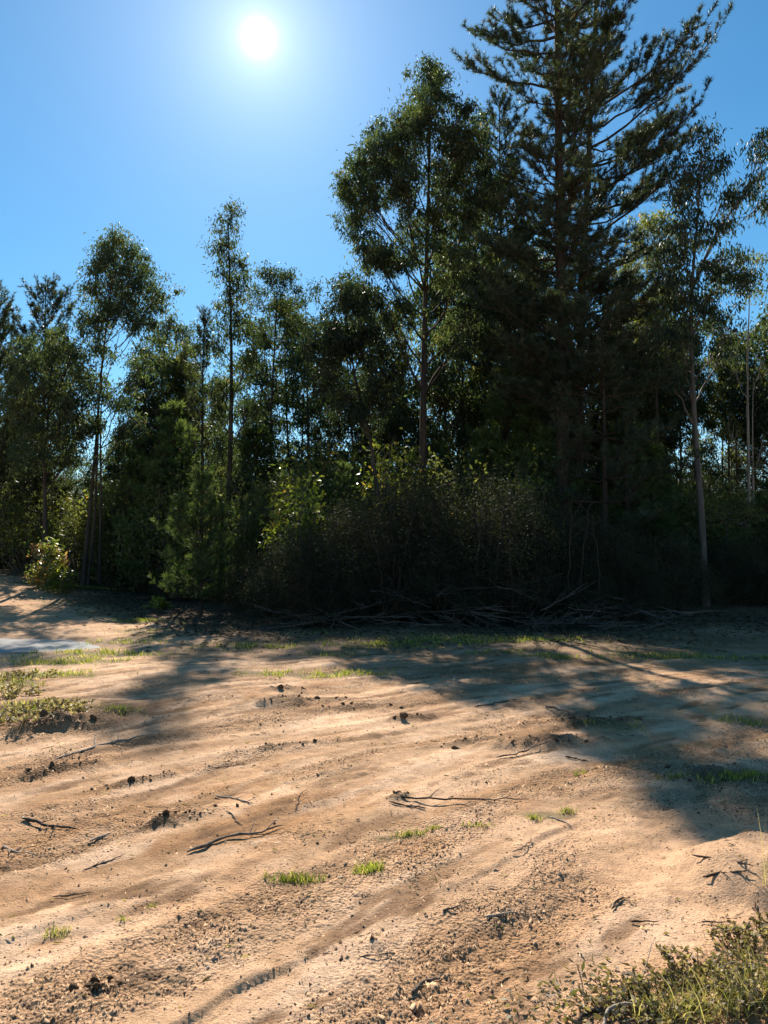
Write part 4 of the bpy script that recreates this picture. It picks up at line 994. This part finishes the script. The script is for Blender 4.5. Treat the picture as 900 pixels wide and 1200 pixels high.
for k in range(36):
    x = rng.uniform(-9, 10); y = float(forest_edge(np.array([x]))[0]) - rng.uniform(-.4, 2.4)
    blades(g, rng, x, y, .8, .35, 60, .07, .004)
o = put('grass', g.mesh('grass'), M['grass']); o['kind'] = 'stuff'; tag(o, 'short green grass in patches along the tracks and the forest edge', 'grass')
TUFTS = [(345, 1032, .16, .05, 260, .05, 'bright green grass tuft, the longer of the two in the middle of the tracks'), (432, 1021, .08, .05, 200, .055, 'round bright green grass tuft beside the long one'),
         (478, 978, .10, .04, 130, .045, 'green grass tuft on the rut shoulder above the round tuft'), (508, 972, .06, .03, 70, .04, 'small green tuft at the end of the rut shoulder'),
         (560, 968, .10, .04, 80, .035, 'sparse yellowish tuft near the long thin branch'), (626, 960, .04, .03, 60, .05, 'tiny green tuft left of the bleached stick'), (664, 952, .06, .03, 80, .05, 'tiny bright tuft behind the bleached stick'),
         (65, 1095, .07, .04, 90, .035, 'flat patch of tiny green sprouts on the left track'), (178, 1063, .03, .02, 24, .03, 'single tiny sprout in the left sand'), (145, 1078, .03, .02, 24, .03, 'tiny sprout left of the single one'),
         (790, 912, .12, .05, 120, .06, 'green tuft in the shade at the right of the clearing'), (870, 912, .16, .06, 300, .06, 'wide dark green tuft in the shade near the sand hump'), (680, 908, .05, .03, 50, .05, 'slim tuft at the edge of the right shade')]
for k, (px, py, a, b, n, h, lb) in enumerate(TUFTS):
    r_ = np.random.default_rng(800 + k); p = gp(px, py); g = Geo(); blades(g, r_, p[0], p[1], a, b, n, h, .0022, .4, False)
    me = g.mesh('grass_tuft'); vv = np.concatenate(g.V) - p; me.vertices.foreach_set('co', vv.astype(np.float32).ravel()); me.update()
    o = put('grass_tuft', me, M['grass'], loc=p); tag(o, lb, 'grass tuft')

def weed_mesh(seed, w, h, n=26, leaves=26, leaf=(.028, .016)):
    rng = np.random.default_rng(seed); wood, fol = Geo(), Geo(); P, D = [], []
    for k in range(n):
        az = rng.random() * 6.28; rd = w * rng.random() ** .6
        e = np.array([math.cos(az) * rd, math.sin(az) * rd, h * rng.uniform(.45, 1.05) * (1 - .45 * (rd / w) ** 2)])
        b = np.array([math.cos(az) * rd * .55, math.sin(az) * rd * .55, -.02]) + np.r_[rng.normal(0, .02, 2), 0]
        q = bez(b, b * .4 + e * .6 + np.array([0, 0, .03]), e, 7); wood.tubes(q, np.linspace(.0028, .0012, 7), 4)
        for j in range(leaves):
            s = rng.random() ** .6 * 6; i0 = min(int(s), 5); st = q[i0] + (q[i0 + 1] - q[i0]) * (s - i0)
            P.append(st); d = rng.normal(size=3); d[2] = d[2] * .6 + .25; D.append(d)
    P = np.array(P); D = np.array(D)
    fol.leaves(P, D, leaf[0] * rng.uniform(.5, 1.3, len(P)), leaf[1] * rng.uniform(.6, 1.3, len(P)), rng)
    return wood.mesh('stem', True), fol.mesh('foliage')
WEEDS = [(820, 1150, .2, .07, 44, 'dry leafy weed at the tip of the bank beside bare sand'), (880, 1120, .17, .11, 40, 'tall yellow green weed on the bank with seed heads'), (775, 1182, .17, .06, 40, 'low brown weed on the bank beside the dark hollow'),
         (885, 1175, .22, .11, 44, 'thick green brown weed at the top of the bank'), (730, 1185, .14, .045, 30, 'withered brown weed at the foot of the bank'), (930, 1105, .17, .13, 36, 'leafy weed at the rear of the bank')]
for k, (px, py, w, h, n, lb) in enumerate(WEEDS):
    p = gp(px, py); me = weed_mesh(850 + k, w, h, n, 20, (.022, .012))
    t = thing('weed_plant', lb, 'weed', p); put('stem', me[0], M['dead'], t); put('foliage', me[1], M['weed'], t)
for k, (px, py, w, h, n, lb) in enumerate([(10, 815, .45, .12, 46, 'green weed on top of the left soil mound'), (40, 838, .5, .10, 46, 'low weed on the near slope of the left soil mound'), (66, 830, .38, .08, 34, 'small weed at the right foot of the left soil mound'),
                                           (-8, 848, .45, .10, 40, 'bushy weed at the edge of the left soil mound'), (25, 795, .45, .08, 34, 'weed behind the left soil mound')]):
    p = gp(px, py); me = weed_mesh(870 + k, w, h, n, 18, (.045, .02))
    t = thing('weed_plant', lb, 'weed', p); put('stem', me[0], M['dead'], t); put('foliage', me[1], M['weed'], t)
p = gp(186, 714); me = weed_mesh(880, .3, .35, 24, 24, (.10, .05)); t = thing('weed_plant', 'bright leafy sprout in front of the dark log', 'weed', p); put('stem', me[0], M['dead'], t); put('foliage', me[1], M['broad'], t)
for k, (px, py, a, b, n, h, lb) in enumerate([(850, 1185, .16, .10, 200, .15, 'pale dry grass clump hanging over the near bank'), (900, 1170, .18, .10, 220, .18, 'dense dry grass clump at the end of the bank'), (790, 1195, .14, .06, 160, .10, 'thin dry grass at the lower edge of the bank'), (890, 1040, .03, .02, 5, .38, 'few tall thin grass stalks behind the bank')]):
    r_ = np.random.default_rng(890 + k); p = gp(px, py); g = Geo(); blades(g, r_, p[0], p[1], a, b, n, h, .0018, .55 if n > 10 else .1, False)
    me = g.mesh('dry_grass_clump'); vv = np.concatenate(g.V) - p; me.vertices.foreach_set('co', vv.astype(np.float32).ravel()); me.update()
    o = put('dry_grass_clump', me, M['dry_grass'], loc=p); tag(o, lb, 'grass clump')
# sticks on the bank
def path_stick(pix, lift, r, mat, name, lb, cat):
    pts = [gp(a, b) + np.array([0, 0, l]) for (a, b), l in zip(pix, lift)]; base = pts[0].copy(); g = Geo()
    q = smooth_path([p - base for p in pts], 14); R = np.full(14, r); R[-1] = r * .3; R[0] = r * .6
    g.tubes(q, R, 7); o = put(name, g.mesh(name, True), M[mat], loc=base); tag(o, lb, cat)
path_stick([(705, 1215), (712, 1192), (735, 1187), (772, 1190)], [0, .03, .035, .01], .006, 'dead_pale', 'bent_stick', 'bent tan stick lying at the foot of the weedy bank', 'stick')
path_stick([(668, 1212), (684, 1190), (700, 1186), (722, 1172)], [.0, .01, .004, .01], .007, 'dead_dark', 'fallen_branch', 'dark branch standing in for the shadowed hollow at the foot of the weedy bank', 'branch')  # dark wood added in place of the hollow's shadow
path_stick([(688, 1195), (682, 1160), (676, 1145)], [0, .03, .05], .0025, 'dead_dark', 'twig', 'thin dark twig standing up by the bank', 'twig')
path_stick([(742, 1190), (752, 1160), (765, 1125)], [0, .03, .07], .002, 'dead_pale', 'twig', 'pale straw leaning against the weeds', 'twig')
path_stick([(830, 1165), (860, 1160), (895, 1165)], [.07, .10, .08], .002, 'dead_pale', 'twig', 'pale thin straw lying on the grass of the bank', 'twig')
